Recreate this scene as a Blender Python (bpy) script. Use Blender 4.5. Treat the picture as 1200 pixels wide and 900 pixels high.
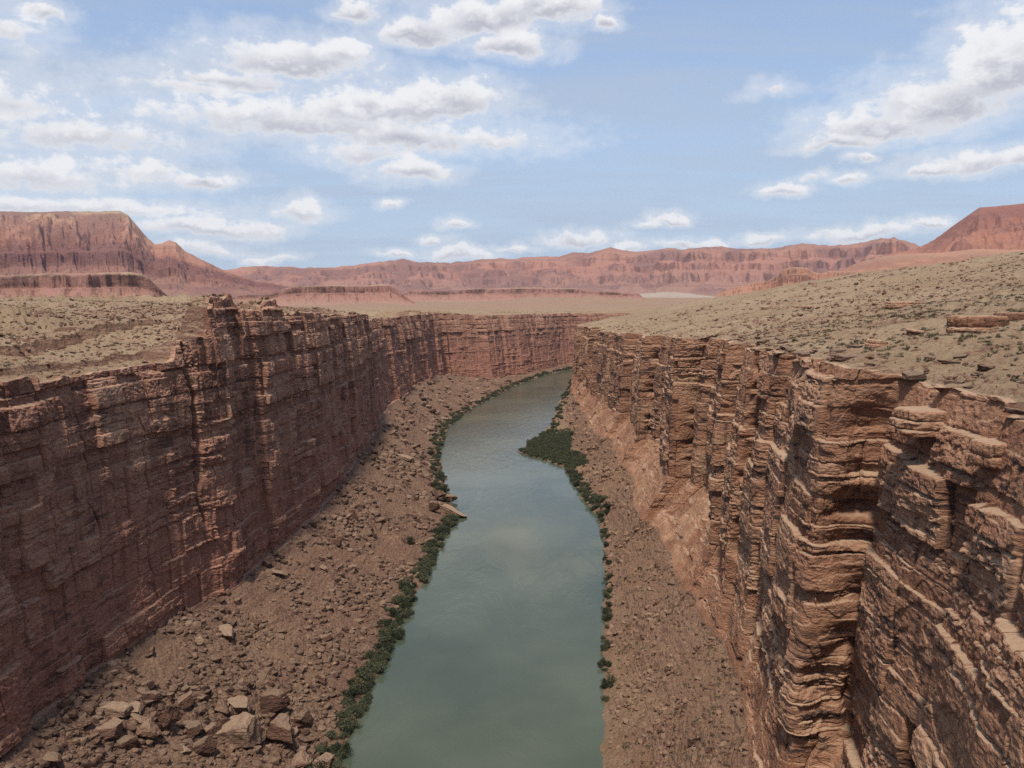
import bpy, math, random
import numpy as np

R = math.radians
S = bpy.context.scene
for o in list(bpy.data.objects):
    bpy.data.objects.remove(o)
COL = S.collection
rng = np.random.default_rng(7)
random.seed(7)

# ------------------------------------------------------------------ camera
CAM_Z, PITCH, FPX = 140.0, R(6.2), 970.0
cd = bpy.data.cameras.new('camera')
cam = bpy.data.objects.new('camera', cd)
COL.objects.link(cam)
cam.location = (0, 0, CAM_Z)
cam.rotation_euler = (R(90) - PITCH, 0, 0)
cd.sensor_width = 36
cd.lens = 36 * FPX / 1200
cd.clip_start = 1
cd.clip_end = 60000
S.camera = cam

# ------------------------------------------------------------------ light and exposure
SUN = np.array((-0.105, -0.43, 0.89)); SUN /= np.linalg.norm(SUN)
SUN_EL = math.asin(SUN[2]); SUN_AZ = math.atan2(SUN[0], SUN[1])
ld = bpy.data.lights.new('sun', 'SUN')
ld.energy = 3.0
ld.angle = R(6.0)
ld.color = (1.0, 0.945, 0.86)
sun = bpy.data.objects.new('sun', ld)
COL.objects.link(sun)
sun.rotation_euler = (R(90) - SUN_EL, 0, math.pi - SUN_AZ)
SKY_STRENGTH = 0.15
S.view_settings.view_transform = 'Standard'
S.view_settings.look = 'None'
S.view_settings.exposure = 0.52
S.view_settings.gamma = 1.0
S.view_settings.use_curve_mapping = False
S.render.engine = 'CYCLES'
S.cycles.max_bounces = 5
S.cycles.diffuse_bounces = 3
S.cycles.glossy_bounces = 2
S.cycles.transmission_bounces = 2
S.cycles.volume_bounces = 0
S.cycles.transparent_max_bounces = 4
S.cycles.use_denoising = False
S.cycles.use_adaptive_sampling = True
S.cycles.adaptive_threshold = 0.008


# ------------------------------------------------------------------ small helpers
def ray(px, py):
    r = (px - 600) / FPX
    u = -(py - 450) / FPX
    return np.array([r, math.cos(PITCH) + u * math.sin(PITCH), -math.sin(PITCH) + u * math.cos(PITCH)])


def azel(px, py):
    d = ray(px, py)
    return math.degrees(math.atan2(d[0], d[1])), math.degrees(math.atan2(d[2], math.hypot(d[0], d[1])))


def project(p):
    """world points -> photo pixels"""
    x, y, z = p[..., 0], p[..., 1], p[..., 2] - CAM_Z
    c, s = math.cos(PITCH), math.sin(PITCH)
    dep = y * c - z * s
    up = y * s + z * c
    dep = np.where(dep < 1, 1, dep)
    return np.stack([600 + FPX * x / dep, 450 - FPX * up / dep], -1), dep


_prm = np.random.default_rng(99)
PERM = _prm.permutation(256).astype(np.int32)
PERM = np.concatenate([PERM, PERM, PERM])
_ga = _prm.random(256) * 2 * np.pi
GX, GY = np.cos(_ga).astype(np.float32), np.sin(_ga).astype(np.float32)


def pn(x, y, seed=0):
    """2-D gradient noise, about -1..1"""
    x = np.asarray(x, np.float32) + seed * 17.37
    y = np.asarray(y, np.float32) + seed * 5.91
    x, y = np.broadcast_arrays(x, y)
    xi = np.floor(x); yi = np.floor(y)
    fx = x - xi; fy = y - yi
    xi = xi.astype(np.int32) & 255; yi = yi.astype(np.int32) & 255
    u = fx * fx * fx * (fx * (fx * 6 - 15) + 10)
    v = fy * fy * fy * (fy * (fy * 6 - 15) + 10)

    def g(dx, dy):
        h = PERM[PERM[xi + dx] + yi + dy]
        return GX[h] * (fx - dx) + GY[h] * (fy - dy)
    a = g(0, 0); b = g(1, 0); c = g(0, 1); d = g(1, 1)
    return 1.5 * ((a + u * (b - a)) + v * ((c + u * (d - c)) - (a + u * (b - a))))


def fbm(x, y, octs=4, seed=0, gain=.5):
    t = 0; a = 1; n = 0
    for i in range(octs):
        t = t + a * pn(x * 2 ** i, y * 2 ** i, seed + i * 3)
        n += a
        a *= gain
    return t / n * 1.5


def ridged(x, y, octs=4, seed=0):
    t = 0; a = 1; n = 0
    for i in range(octs):
        t = t + a * (1 - np.abs(pn(x * 2 ** i, y * 2 ** i, seed + i * 3)) * 1.6)
        n += a
        a *= .5
    return t / n


def h1(i, seed=0):
    """hash of integers -> 0..1"""
    i = np.asarray(i).astype(np.int64)
    n = (i * 374761393 + seed * 668265263) & 0x7fffffff
    n = ((n ^ (n >> 13)) * 1274126177) & 0x7fffffff
    n = ((n ^ (n >> 16)) * 1911520717) & 0x7fffffff
    return ((n ^ (n >> 15)) & 0xffffff) / float(0x1000000)


def sstep(a, b, x):
    t = np.clip((x - a) / (b - a), 0, 1)
    return t * t * (3 - 2 * t)


def new_mesh(name, V, F, attrs=None, smooth=False):
    """V (n,3), F (m,3) or (m,4)"""
    me = bpy.data.meshes.new(name)
    V = np.ascontiguousarray(V, np.float32)
    F = np.ascontiguousarray(F, np.int32)
    k = F.shape[1]
    me.vertices.add(len(V)); me.vertices.foreach_set('co', V.ravel())
    me.loops.add(F.size); me.loops.foreach_set('vertex_index', F.ravel())
    me.polygons.add(len(F))
    me.polygons.foreach_set('loop_start', np.arange(0, F.size, k, dtype=np.int32))
    if smooth:
        me.polygons.foreach_set('use_smooth', np.ones(len(F), bool))
    else:
        me.polygons.foreach_set('use_smooth', np.zeros(len(F), bool))
    for nm, a in (attrs or {}).items():
        at = me.attributes.new(nm, 'FLOAT', 'POINT')
        at.data.foreach_set('value', np.ascontiguousarray(a, np.float32).ravel())
    me.update()
    return me


def link(name, me, mat, label=None, cat=None, group=None, kind=None):
    o = bpy.data.objects.new(name, me)
    if mat is not None and not me.materials:
        me.materials.append(mat)
    COL.objects.link(o)
    for k, v in (('label', label), ('category', cat), ('group', group), ('kind', kind)):
        if v:
            o[k] = v
    return o


def grid_faces(nr, nc, mask=None):
    i = np.arange(nr - 1)[:, None] * nc + np.arange(nc - 1)[None, :]
    q = np.stack([i, i + 1, i + 1 + nc, i + nc], -1)
    if mask is not None:
        q = q[mask]
    return q.reshape(-1, 4)


# ------------------------------------------------------------------ node expressions
class NT:
    def __init__(s, nt):
        s.nt = nt

    def new(s, t, **kw):
        n = s.nt.nodes.new(t)
        for k, v in kw.items():
            setattr(n, k, v)
        return n

    def put(s, sock, v):
        if isinstance(v, E):
            s.nt.links.new(v.o, sock)
        elif v is not None:
            sock.default_value = v

    def math(s, op, a, b=None, c=None, clamp=False):
        n = s.new('ShaderNodeMath', operation=op, use_clamp=clamp)
        for i, v in enumerate((a, b, c)):
            if v is not None:
                s.put(n.inputs[i], v)
        return E(s, n.outputs[0])

    def vec(s, op, a, b=None, out=0):
        n = s.new('ShaderNodeVectorMath', operation=op)
        s.put(n.inputs[0], a)
        if b is not None:
            s.put(n.inputs[1], b)
        return E(s, n.outputs[out])

    def noise(s, v, scale, detail=4, rough=.55, dim='3D', dist=0.0, color=False):
        n = s.new('ShaderNodeTexNoise', noise_dimensions=dim)
        s.put(n.inputs['Vector'], v)
        n.inputs['Scale'].default_value = scale
        n.inputs['Detail'].default_value = detail
        n.inputs['Roughness'].default_value = rough
        n.inputs['Distortion'].default_value = dist
        return E(s, n.outputs[1 if color else 0])

    def voro(s, v, scale, feature='F1', out=0):
        n = s.new('ShaderNodeTexVoronoi', feature=feature)
        s.put(n.inputs['Vector'], v)
        n.inputs['Scale'].default_value = scale
        return E(s, n.outputs[out])

    def ss(s, x, lo, hi, a=0.0, b=1.0, kind='SMOOTHSTEP'):
        n = s.new('ShaderNodeMapRange', interpolation_type=kind)
        s.put(n.inputs[0], x)
        for i, v in enumerate((lo, hi, a, b)):
            s.put(n.inputs[i + 1], v)
        return E(s, n.outputs[0])

    def mix(s, f, a, b, bt='MIX'):
        n = s.new('ShaderNodeMix', data_type='RGBA', blend_type=bt)
        s.put(n.inputs[0], f)
        for k, v in ((6, a), (7, b)):
            s.put(n.inputs[k], (*v, 1) if isinstance(v, tuple) and len(v) == 3 else v)
        return E(s, n.outputs[2])

    def ramp(s, f, pts):
        n = s.new('ShaderNodeValToRGB')
        cr = n.color_ramp
        while len(cr.elements) < len(pts):
            cr.elements.new(.5)
        for e, (p, c) in zip(cr.elements, pts):
            e.position = p
            e.color = (*c, 1)
        s.put(n.inputs[0], f)
        return E(s, n.outputs[0])

    def comb(s, x, y, z):
        n = s.new('ShaderNodeCombineXYZ')
        for i, v in enumerate((x, y, z)):
            s.put(n.inputs[i], v)
        return E(s, n.outputs[0])

    def sep(s, v):
        n = s.new('ShaderNodeSeparateXYZ')
        s.put(n.inputs[0], v)
        return [E(s, n.outputs[i]) for i in range(3)]

    def attr(s, name):
        n = s.new('ShaderNodeAttribute', attribute_name=name)
        return E(s, n.outputs['Fac'])

    def bump(s, h, strength, dist, normal=None):
        n = s.new('ShaderNodeBump')
        n.inputs['Strength'].default_value = strength
        n.inputs['Distance'].default_value = dist
        s.put(n.inputs['Height'], h)
        if normal is not None:
            s.put(n.inputs['Normal'], normal)
        return E(s, n.outputs[0])


class E:
    def __init__(s, t, o):
        s.t, s.o = t, o

    def __add__(s, b): return s.t.math('ADD', s, b)
    def __radd__(s, b): return s.t.math('ADD', s, b)
    def __sub__(s, b): return s.t.math('SUBTRACT', s, b)
    def __rsub__(s, b): return s.t.math('SUBTRACT', b, s)
    def __mul__(s, b): return s.t.math('MULTIPLY', s, b)
    def __rmul__(s, b): return s.t.math('MULTIPLY', s, b)
    def __truediv__(s, b): return s.t.math('DIVIDE', s, b)


def material(name):
    m = bpy.data.materials.new(name)
    m.use_nodes = True
    nt = m.node_tree
    b = nt.nodes['Principled BSDF']
    t = NT(nt)
    pos = E(t, t.new('ShaderNodeNewGeometry').outputs['Position'])
    return m, t, b, pos


def up_facing(t):
    n = E(t, t.new('ShaderNodeNewGeometry').outputs['Normal'])
    return t.sep(n)[2]


# ------------------------------------------------------------------ sky with its clouds
W = bpy.data.worlds.new('World')
S.world = W
W.use_nodes = True
W.cycles.sampling_method = 'MANUAL'
W.cycles.sample_map_resolution = 1024


def build_sky():
    nt = W.node_tree
    t = NT(nt)
    bg = nt.nodes['Background']
    bg.inputs['Strength'].default_value = SKY_STRENGTH
    sky = t.new('ShaderNodeTexSky', sky_type='NISHITA')
    sky.sun_disc = False
    sky.sun_elevation = SUN_EL
    sky.sun_rotation = SUN_AZ
    sky.altitude = 1100
    sky.air_density = 1.0
    sky.dust_density = 1.2
    sky.ozone_density = 1.6
    skyc = E(t, sky.outputs[0])
    d = E(t, t.new('ShaderNodeTexCoord').outputs['Generated'])
    x, y, z = t.sep(d)
    az = t.math('ARCTAN2', x, y) * (180 / math.pi)
    el = t.math('ARCSINE', z) * (180 / math.pi)
    uv0 = t.comb(az, el, 0.0)
    # the high veil, on a plane far above
    zc = t.math('MAXIMUM', z, 0.0) + 0.10
    pl = t.comb(x / zc, y / zc, 0.0)
    st = t.vec('MULTIPLY', pl, (0.55, 1.7, 1))
    veil = t.noise(st, 0.9, 7, .62, dist=.6)
    veil2 = t.noise(pl, 0.45, 4, .5)
    veil = t.ss(veil, .36, .70) * t.ss(veil2, .28, .60, .5, 1.0)
    # ragged edges
    w1 = t.noise(uv0, .17, 3, .5, color=True)
    w1 = t.vec('MULTIPLY', t.vec('SUBTRACT', w1, (.5, .5, .5)), (3.6, 2.0, 0))
    w2 = t.noise(uv0, .9, 4, .6, color=True)
    w2 = t.vec('MULTIPLY', t.vec('SUBTRACT', w2, (.5, .5, .5)), (1.3, .8, 0))
    uv = t.vec('ADD', t.vec('ADD', uv0, w1), w2)
    billow = t.noise(t.vec('MULTIPLY', uv0, (1, 1.5, 1)), .62, 7, .58)
    billow2 = t.noise(t.vec('MULTIPLY', uv0, (1, 1.4, 1)), 1.9, 5, .55)
    # px, py, rx, ry, density, whiteness of the base
    # ---- CLOUD LIST
    big = [(345, 72, 90, 26, .9), (270, 92, 95, 13, .75), (400, 60, 38, 22, .9), (225, 102, 80, 9, .6),
           (300, 135, 120, 26, .75), (430, 130, 90, 24, 1.05), (510, 122, 68, 26, 1.1), (380, 150, 160, 22, .8),
           (470, 165, 90, 20, .85), (575, 165, 60, 16, .55), (480, 205, 42, 15, .95), (430, 185, 50, 16, .7),
           (495, 38, 42, 22, 1.0), (570, 18, 70, 26, 1.0), (640, 6, 60, 20, 1.0), (597, 54, 44, 22, 1.05),
           (710, 22, 17, 10, .95), (423, 10, 28, 16, .95), (50, 10, 26, 12, .8),
           (20, 120, 70, 34, .6), (90, 160, 110, 24, .7), (40, 205, 110, 24, .75), (165, 200, 50, 16, .65),
           (243, 210, 38, 12, .95), (120, 243, 130, 12, .8), (20, 240, 90, 14, .8), (240, 265, 70, 14, 1.0),
           (305, 266, 30, 9, .85), (350, 250, 30, 12, .95), (240, 292, 60, 8, .7), (300, 300, 16, 7, .85), (10, 30, 40, 28, .55),
           (1165, 82, 70, 52, 1.05), (1100, 120, 80, 38, 1.0), (1030, 152, 78, 22, .9), (985, 172, 50, 10, .85),
           (1220, 60, 60, 60, 1.0), (1130, 193, 62, 16, .95), (1080, 203, 40, 8, .8), (1210, 188, 40, 12, .9), (1010, 187, 14, 6, .8)]
    small = [(782, 258, 24, 9, 1), (755, 266, 16, 5, .9), (680, 280, 38, 8, 1), (540, 297, 32, 8, 1), (515, 281, 16, 5, 1),
             (535, 266, 14, 5, .9), (458, 240, 12, 5, .95), (920, 227, 28, 8, .95), (905, 110, 22, 7, .5), (1015, 275, 56, 8, 1),
             (890, 279, 28, 6, 1), (1097, 267, 24, 7, 1), (735, 291, 24, 6, .9), (800, 287, 28, 6, .95), (600, 290, 22, 5, .8),
             (467, 296, 20, 5, .9), (995, 213, 16, 6, .8), (960, 210, 14, 5, .6), (330, 297, 22, 5, .7), (830, 283, 26, 4, .7)]
    # a few above and behind the frame, for the water to mirror
    rnd = random.Random(4)
    extra = []
    for i in range(10):
        extra.append((rnd.uniform(-180, 180), rnd.uniform(32, 70), rnd.uniform(6, 17), rnd.uniform(3, 7), rnd.uniform(.7, 1)))
    cl = []
    for px, py, rx, ry, dn in big + small:
        a0, e0 = azel(px, py)
        a1, _ = azel(px + rx, py)
        _, e1 = azel(px, py - ry)
        cl.append((a0, e0, abs(a1 - a0), abs(e1 - e0), dn))
    cl += extra
    best = None; wsum = None; vsum = None
    for a0, e0, ra, re, dn in cl:
        k = 1.46
        if best is not None:
            uv = t.vec('ADD', uv, best * 1e-7)      # evaluated one after the other, to spare the shader's stack
        q = t.vec('MULTIPLY', t.vec('SUBTRACT', uv, (a0, e0, 0)), (1 / (ra * k), 1 / (re * k), 0))
        q2 = t.vec('MAXIMUM', q, t.vec('MULTIPLY', q, (1, -1.5, 0)))
        ln = t.vec('LENGTH', q2, out=1)
        m = t.math('MULTIPLY_ADD', ln, -dn, dn)
        best = m if best is None else t.math('SMOOTH_MAX', best, m, .12)
        wv = t.math('MAXIMUM', m, 0.0)
        vv = t.sep(q)[1] * wv
        wsum = wv if wsum is None else wsum + wv
        vsum = vv if vsum is None else vsum + vv
    vrel = vsum / (wsum + .02)
    dens = best + (billow - .5) * 1.25 + (billow2 - .5) * .35
    core = t.ss(dens, .0, .50)
    thin = t.ss(dens, -.50, .30) * .40
    alpha = t.math('MAXIMUM', core, thin)
    # sunlit tops, grey undersides of the thick parts
    relief = (billow - .5) * 1.5 + (billow2 - .5) * .25
    lit = t.ss(vrel * 1.2 + relief * 1.1 + t.ss(el, 4.0, 12.0, .22, -.04), -.30, .52)
    thick = t.ss(dens, .12, .80)
    shade = t.math('MULTIPLY', thick, 1.0 - lit, clamp=True)
    k = 1 / SKY_STRENGTH
    white = (0.64 * k, 0.64 * k, 0.65 * k)
    grey = (0.35 * k, 0.36 * k, 0.405 * k)
    cc = t.mix(shade, white, grey)
    veilc = (0.44 * k, 0.485 * k, 0.555 * k)
    base = t.mix(veil * .95, skyc, veilc)
    base = t.mix(.58, base, (0.215 * k, 0.290 * k, 0.425 * k))
    lowband = t.ss(el, 0.0, 22.0, .80, 0.0)
    base = t.mix(lowband, base, (0.335 * k, 0.410 * k, 0.515 * k))
    out = t.mix(alpha * .96, base, cc)
    out = t.mix(t.ss(el, -3.0, 0.0, 1.0, 0.0), out, (0.20 * k, 0.15 * k, 0.11 * k))
    t.put(bg.inputs['Color'], out)


build_sky()


# ------------------------------------------------------------------ materials
def rock_material(name, cols, varnish, dust, red=None, fine=1.0, grit=(.37, .255, .165), tint=.55, relief=.55):
    m, t, b, pos = material(name)
    bed = t.attr('bed'); blk = t.attr('blk')
    n_big = t.noise(pos, .035, 3, .5)
    bv = t.comb(0.0, 0.0, bed + n_big * 4.0)
    s1 = t.noise(bv, .12, 4, .75)
    s2 = t.noise(bv, 1.6, 2, .6)
    f = (s1 - .5) * 1.5 + .5 + (s2 - .5) * .45 + (blk - .5) * tint + (n_big - .5) * .6
    col = t.ramp(f, cols)
    nf = t.noise(pos, .9, 6, .65)
    col = t.mix(t.ss(nf, .3, .7, .0, .55), col, t.mix(1.0, col, (.58, .52, .50), 'MULTIPLY'))
    if red:
        rz = t.sep(pos)[2]
        rf = t.ss(rz + (t.noise(pos, .05, 3, .5) - .5) * 70.0, 105.0, 40.0) * .75
        col = t.mix(rf, col, t.mix(t.ss(nf, .35, .7), red, tuple(c * .72 for c in red)))
    # desert varnish: long dark streaks, and black patches on some beds
    sp = t.vec('MULTIPLY', pos, (.5, .5, .035))
    st = t.noise(sp, .8, 5, .6)
    pt = t.noise(t.vec('MULTIPLY', pos, (.10, .10, .45)), 1.0, 5, .62)
    v = t.math('MAXIMUM', t.ss(st, .53, .64) * .75, t.ss(pt, .525, .61))
    v = v * t.ss(t.noise(pos, .022, 2, .5), .36, .55, .35, 1.0)
    vm = t.math('MULTIPLY', v * varnish, t.ss(up_facing(t), .5, .2), clamp=True)
    col = t.mix(vm, col, (.075, .045, .036))
    # pale fresh scars
    sc = t.ss(t.noise(t.vec('MULTIPLY', pos, (.16, .16, .09)), 1.0, 5, .6), .66, .72)
    col = t.mix(sc * .45, col, (.40, .235, .15))
    # dust and grit lying on the flat ledges
    up = up_facing(t)
    col = t.mix(t.ss(up + (nf - .5) * .30, .70, .95, 0.0, dust), col, grit)
    t.put(b.inputs['Base Color'], col)
    b.inputs['Roughness'].default_value = .92
    b.inputs['Specular IOR Level'].default_value = .2
    h = t.noise(t.vec('MULTIPLY', pos, (1, 1, 2.6)), 1.6 * fine, 7, .66)
    h2 = t.voro(t.vec('MULTIPLY', pos, (.8, .8, 2.2)), 1.1 * fine)
    t.put(b.inputs['Normal'], t.bump(h + h2 * .5, .9, relief))
    return m


M_CLIFF_L = rock_material('cliff_rock_shaded_side', [(.10, (.19, .090, .062)), (.40, (.32, .155, .102)), (.62, (.39, .20, .130)), (.92, (.47, .27, .175))],
                          .75, .42, red=(.385, .170, .112), tint=.95)
M_CLIFF_R = rock_material('cliff_rock', [(.08, (.18, .082, .048)), (.36, (.315, .152, .087)), (.60, (.39, .205, .121)), (.90, (.48, .295, .18))],
                          1.0, .62, grit=(.43, .305, .20))
M_BOULDER = rock_material('boulder_rock', [(.12, (.110, .056, .038)), (.40, (.20, .104, .067)), (.65, (.26, .148, .097)), (.95, (.35, .225, .15))],
                          .55, .5, fine=.9, tint=1.3, relief=1.0)


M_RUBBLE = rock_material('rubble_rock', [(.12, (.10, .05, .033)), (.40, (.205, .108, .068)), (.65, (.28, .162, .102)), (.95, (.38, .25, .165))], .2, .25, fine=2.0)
M_RUBBLE_DARK = rock_material('rubble_rock_dark', [(.12, (.075, .040, .028)), (.40, (.150, .082, .054)), (.65, (.21, .125, .082)), (.95, (.31, .205, .14))], .2, .25, fine=2.0)  # left slope's stones, toned down to carry part of the shade there


def soil_material(name, a, b_, c, scale=1.0, green=.06, bump=.7):
    m, t, b, pos = material(name)
    n1 = t.noise(pos, .02 * scale, 5, .6)
    n2 = t.noise(pos, .22 * scale, 6, .68)
    n3 = t.noise(pos, 1.4, 4, .7)
    col = t.mix(t.ss(n1, .35, .65), a, b_)
    col = t.mix(t.ss(n2, .50, .66, 0, .75), col, c)
    col = t.mix(t.ss(n3, .35, .72, 0, .7), col, t.mix(1.0, col, (.55, .50, .46), 'MULTIPLY'))
    g = t.ss(t.noise(pos, .011, 4, .6), .45, .65)
    col = t.mix(g * green, col, (.17, .165, .085))
    yy = t.sep(pos)[1]
    col = t.mix(t.ss(yy + (n1 - .5) * 900.0, 1500.0, 2200.0, 0, .85), col, t.mix(t.ss(n2, .4, .62), (.26, .148, .098), (.31, .205, .138)))
    # rocky where it is steep
    up = up_facing(t)
    rk = t.ramp(t.noise(t.vec('MULTIPLY', pos, (.05, .05, .9)), 1.0, 5, .6), [(.3, (.12, .064, .045)), (.5, (.24, .135, .09)), (.7, (.33, .21, .135))])
    col = t.mix(t.ss(up, .80, .58), col, rk)
    t.put(b.inputs['Base Color'], col)
    b.inputs['Roughness'].default_value = .95
    b.inputs['Specular IOR Level'].default_value = .15
    h = t.noise(pos, .8, 8, .72)
    h2 = t.voro(pos, .9)
    t.put(b.inputs['Normal'], t.bump(h + h2 * .4, bump, 1.0))
    return m


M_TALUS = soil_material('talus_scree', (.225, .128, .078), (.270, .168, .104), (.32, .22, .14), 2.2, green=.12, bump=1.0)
M_TALUS_DARK = soil_material('talus_scree_dark', (.185, .100, .066), (.225, .132, .085), (.27, .18, .118), 2.2, green=.12, bump=1.0)  # darker scree copy, with some of the left slope's shade in its colour
M_GROUND = soil_material('desert_ground', (.31, .21, .128), (.36, .255, .162), (.24, .140, .084), 1.0, green=.06, bump=1.0)


def mountain_material(name, cols, strata, dark, vs=.004):
    """cols: ramp over the height fraction"""
    m, t, b, pos = material(name)
    hf = t.attr('hf')
    n1 = t.noise(pos, vs, 6, .6)
    n2 = t.noise(t.vec('MULTIPLY', pos, (1, 1, 7)), vs * 3, 5, .6)
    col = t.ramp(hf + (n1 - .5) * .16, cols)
    zz = t.sep(pos)[2] + (n1 - .5) * 24.0
    bd = t.noise(t.comb(0.0, 0.0, zz), strata, 4, .7)
    col = t.mix(t.ss(bd, .52, .66, 0, .55), col, dark)
    col = t.mix(1.0, col, (.88, .84, .82), 'MULTIPLY')
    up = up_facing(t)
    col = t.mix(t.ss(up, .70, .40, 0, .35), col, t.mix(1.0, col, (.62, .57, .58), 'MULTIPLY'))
    col = t.mix(t.ss(n2, .5, .7, 0, .35), col, (.38, .22, .15))
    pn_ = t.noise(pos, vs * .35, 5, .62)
    col = t.mix(t.ss(pn_, .45, .58, 0, .72), col, dark)  # broad dark patches: darker rock, and cloud shadow painted into the colour
    t.put(b.inputs['Base Color'], col)
    b.inputs['Roughness'].default_value = .95
    b.inputs['Specular IOR Level'].default_value = .1
    h = t.noise(pos, vs * 4, 8, .7)
    t.put(b.inputs['Normal'], t.bump(h, .9, .11 / vs))
    return m


def leaf_material(name, a, b_):
    m, t, b, pos = material(name)
    oi = E(t, t.new('ShaderNodeObjectInfo').outputs['Random'])
    n = t.noise(pos, .35, 4, .6)
    n2 = t.noise(pos, 3.0, 2, .6)
    col = t.mix(t.ss(n + (oi - .5) * .5, .32, .68), a, b_)
    col = t.mix(t.ss(oi, .72, .95, 0, .5), col, (.105, .088, .05))
    col = t.mix(t.ss(n2, .4, .7, 0, .4), col, t.mix(1.0, col, (.55, .6, .5), 'MULTIPLY'))
    t.put(b.inputs['Base Color'], col)
    b.inputs['Roughness'].default_value = .9
    b.inputs['Specular IOR Level'].default_value = .08
    return m


M_TAMARISK = leaf_material('tamarisk_leaves', (.032, .038, .021), (.090, .092, .052))
M_SAGE = leaf_material('sage_leaves', (.105, .086, .050), (.165, .136, .084))


# ------------------------------------------------------------------ plan of the canyon
# one row per station: water edge x,y | toe x,y,z | scree top x,y,z | cliff foot x,y,z | rim x,y,z
def L(e, b, r, toe=None):
    e = np.array(e, float); b = np.array(b, float)
    m = np.array(toe, float) if toe else np.array([*(e + (b[:2] - e) * .10), 1.6])
    a = np.array([*(e + (b[:2] - e) * .99), b[2] * .99])
    return np.concatenate([e, m, a, b, r])


LEFT = np.array([
    L((-55, -600), (-118, -600, 36), (-128, -600, 118)), L((-55, -60), (-118, -60, 36), (-128, -60, 118)),
    L((-53, 120), (-118, 120, 36), (-127, 120, 118)), L((-52, 200), (-119, 200, 35), (-127, 200, 118)),
    L((-52, 236), (-118, 238, 34), (-126, 238, 117)), L((-50, 285), (-114, 280, 31), (-121, 280, 116.5)),
    L((-48, 312), (-106, 304, 30), (-114, 304, 119)), L((-47, 337), (-102, 326, 30), (-110, 326, 123)), L((-43, 400), (-97, 400, 31), (-106, 402, 128)),
    L((-39, 470), (-98, 480, 33), (-107, 484, 128)), L((-35, 513), (-100, 525, 33), (-109, 528, 127)),
    L((-45, 562), (-104, 570, 31), (-113, 572, 126.5)), L((-53, 630), (-108, 640, 30), (-113, 642, 125)),
    L((-58, 672), (-109, 664, 30), (-115, 664, 123)), L((-64, 720), (-116, 690, 31), (-127, 680, 117)),
    L((-68, 869), (-117, 870, 32), (-130, 870, 115)), L((-45, 1030), (-117, 1060, 28), (-128, 1060, 113)),
    L((-15, 1165), (-103, 1230, 22), (-113, 1240, 112)), L((-5, 1210), (-97, 1262, 18), (-110, 1275, 111)),
    L((5, 1262), (-30, 1300, 5), (-45, 1332, 106)), L((60, 1440), (45, 1475, 5), (33, 1500, 104)),
    L((108, 1540), (108, 1600, 6), (102, 1625, 102)), L((220, 1620), (215, 1680, 6), (212, 1706, 101)),
    L((420, 1680), (420, 1740, 6), (420, 1765, 100)), L((1000, 1760), (1000, 1820, 6), (1000, 1845, 100)),
    L((2400, 1800), (2400, 1860, 6), (2400, 1885, 100))])


def Q(y, e, a, az_, b, bz, r, rz, toe=None):
    toe = toe or (e + (a - e) * .08, 1.4)
    return np.array([e, y, toe[0], y, toe[1], a, y, az_, b, y, bz, r, y, rz], float)


RIGHT = np.array([
    Q(-600, 8, 42, 24, 52, 42, 66, 122), Q(0, 8, 42, 24, 52, 42, 65, 122), Q(100, 14, 48, 25, 56, 44, 68.5, 122),
    Q(150, 19, 56, 27, 66, 44, 75, 123), Q(165, 20, 58, 28, 69, 44, 77.5, 124), Q(166.6, 20, 54, 28, 58.5, 44, 66, 125),
    Q(184, 21, 56, 28, 60, 44, 68, 125), Q(200, 23, 60, 28, 65, 44, 73, 124), Q(230, 26, 66, 28, 71, 44, 79, 123),
    Q(260, 30, 71, 28, 77, 45, 84, 122), Q(330, 38, 70, 24, 87, 45, 93, 121), Q(394, 46, 72, 22, 94, 45, 100, 119),
    Q(460, 52, 75, 20, 97, 43, 103, 116), Q(510, 55, 77, 20, 98, 42, 104, 114), Q(549, 50, 80, 20, 98, 40, 105, 112),
    Q(600, 47, 81, 20, 98, 40, 105, 110, (54, 1.5)), Q(664, 42, 81, 20, 97, 40, 104, 108, (60, 2)),
    Q(700, 22, 79, 17, 96, 39, 103, 107, (55, 2.4)), Q(726, 5, 78, 16, 96, 38, 102, 106, (50, 2.4)),
    Q(800, 24, 76, 15, 94, 36, 100, 104, (54, 2.4)), Q(882, 42, 78, 14, 92, 33, 99, 102, (60, 2)),
    Q(990, 53, 78, 13, 92, 30, 99, 100, (62, 2)), Q(1081, 62, 82, 12, 94, 28, 100, 98, (68, 1.5)),
    Q(1289, 91, 95, 9, 99, 22, 105, 93),
    [112, 1400, 113, 1398, 1.2, 115, 1385, 9, 118, 1370, 22, 122, 1350, 92],
    [140, 1480, 142, 1476, 1.2, 150, 1455, 9, 155, 1440, 20, 160, 1415, 92],
    [220, 1535, 222, 1530, 1.2, 225, 1505, 9, 228, 1490, 20, 232, 1465, 92],
    [430, 1585, 430, 1580, 1.2, 430, 1550, 9, 430, 1535, 20, 432, 1508, 92],
    [1000, 1650, 1000, 1645, 1.2, 1000, 1620, 9, 1000, 1600, 20, 1000, 1575, 92],
    [2400, 1690, 2400, 1685, 1.2, 2400, 1660, 9, 2400, 1640, 20, 2400, 1615, 92]], float)


def densify(T, step=.8):
    c = np.concatenate([[0], np.cumsum(np.hypot(np.diff(T[:, 8]), np.diff(T[:, 9])) + 1e-3)])
    # station spacing mostly follows the cliff foot
    n = int(c[-1] / step)
    q = np.linspace(0, c[-1], n)
    # smooth (monotone-ish) by interpolating then averaging
    D = np.stack([np.interp(q, c, T[:, k]) for k in range(T.shape[1])], 1)
    w = np.hanning(7)[1:-1]; w /= w.sum()
    pad = len(w) // 2
    P = np.pad(D, ((pad, pad), (0, 0)), mode='edge')
    Sm = np.stack([np.convolve(P[:, k], w, 'valid') for k in range(T.shape[1])], 1)
    return q, Sm


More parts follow.
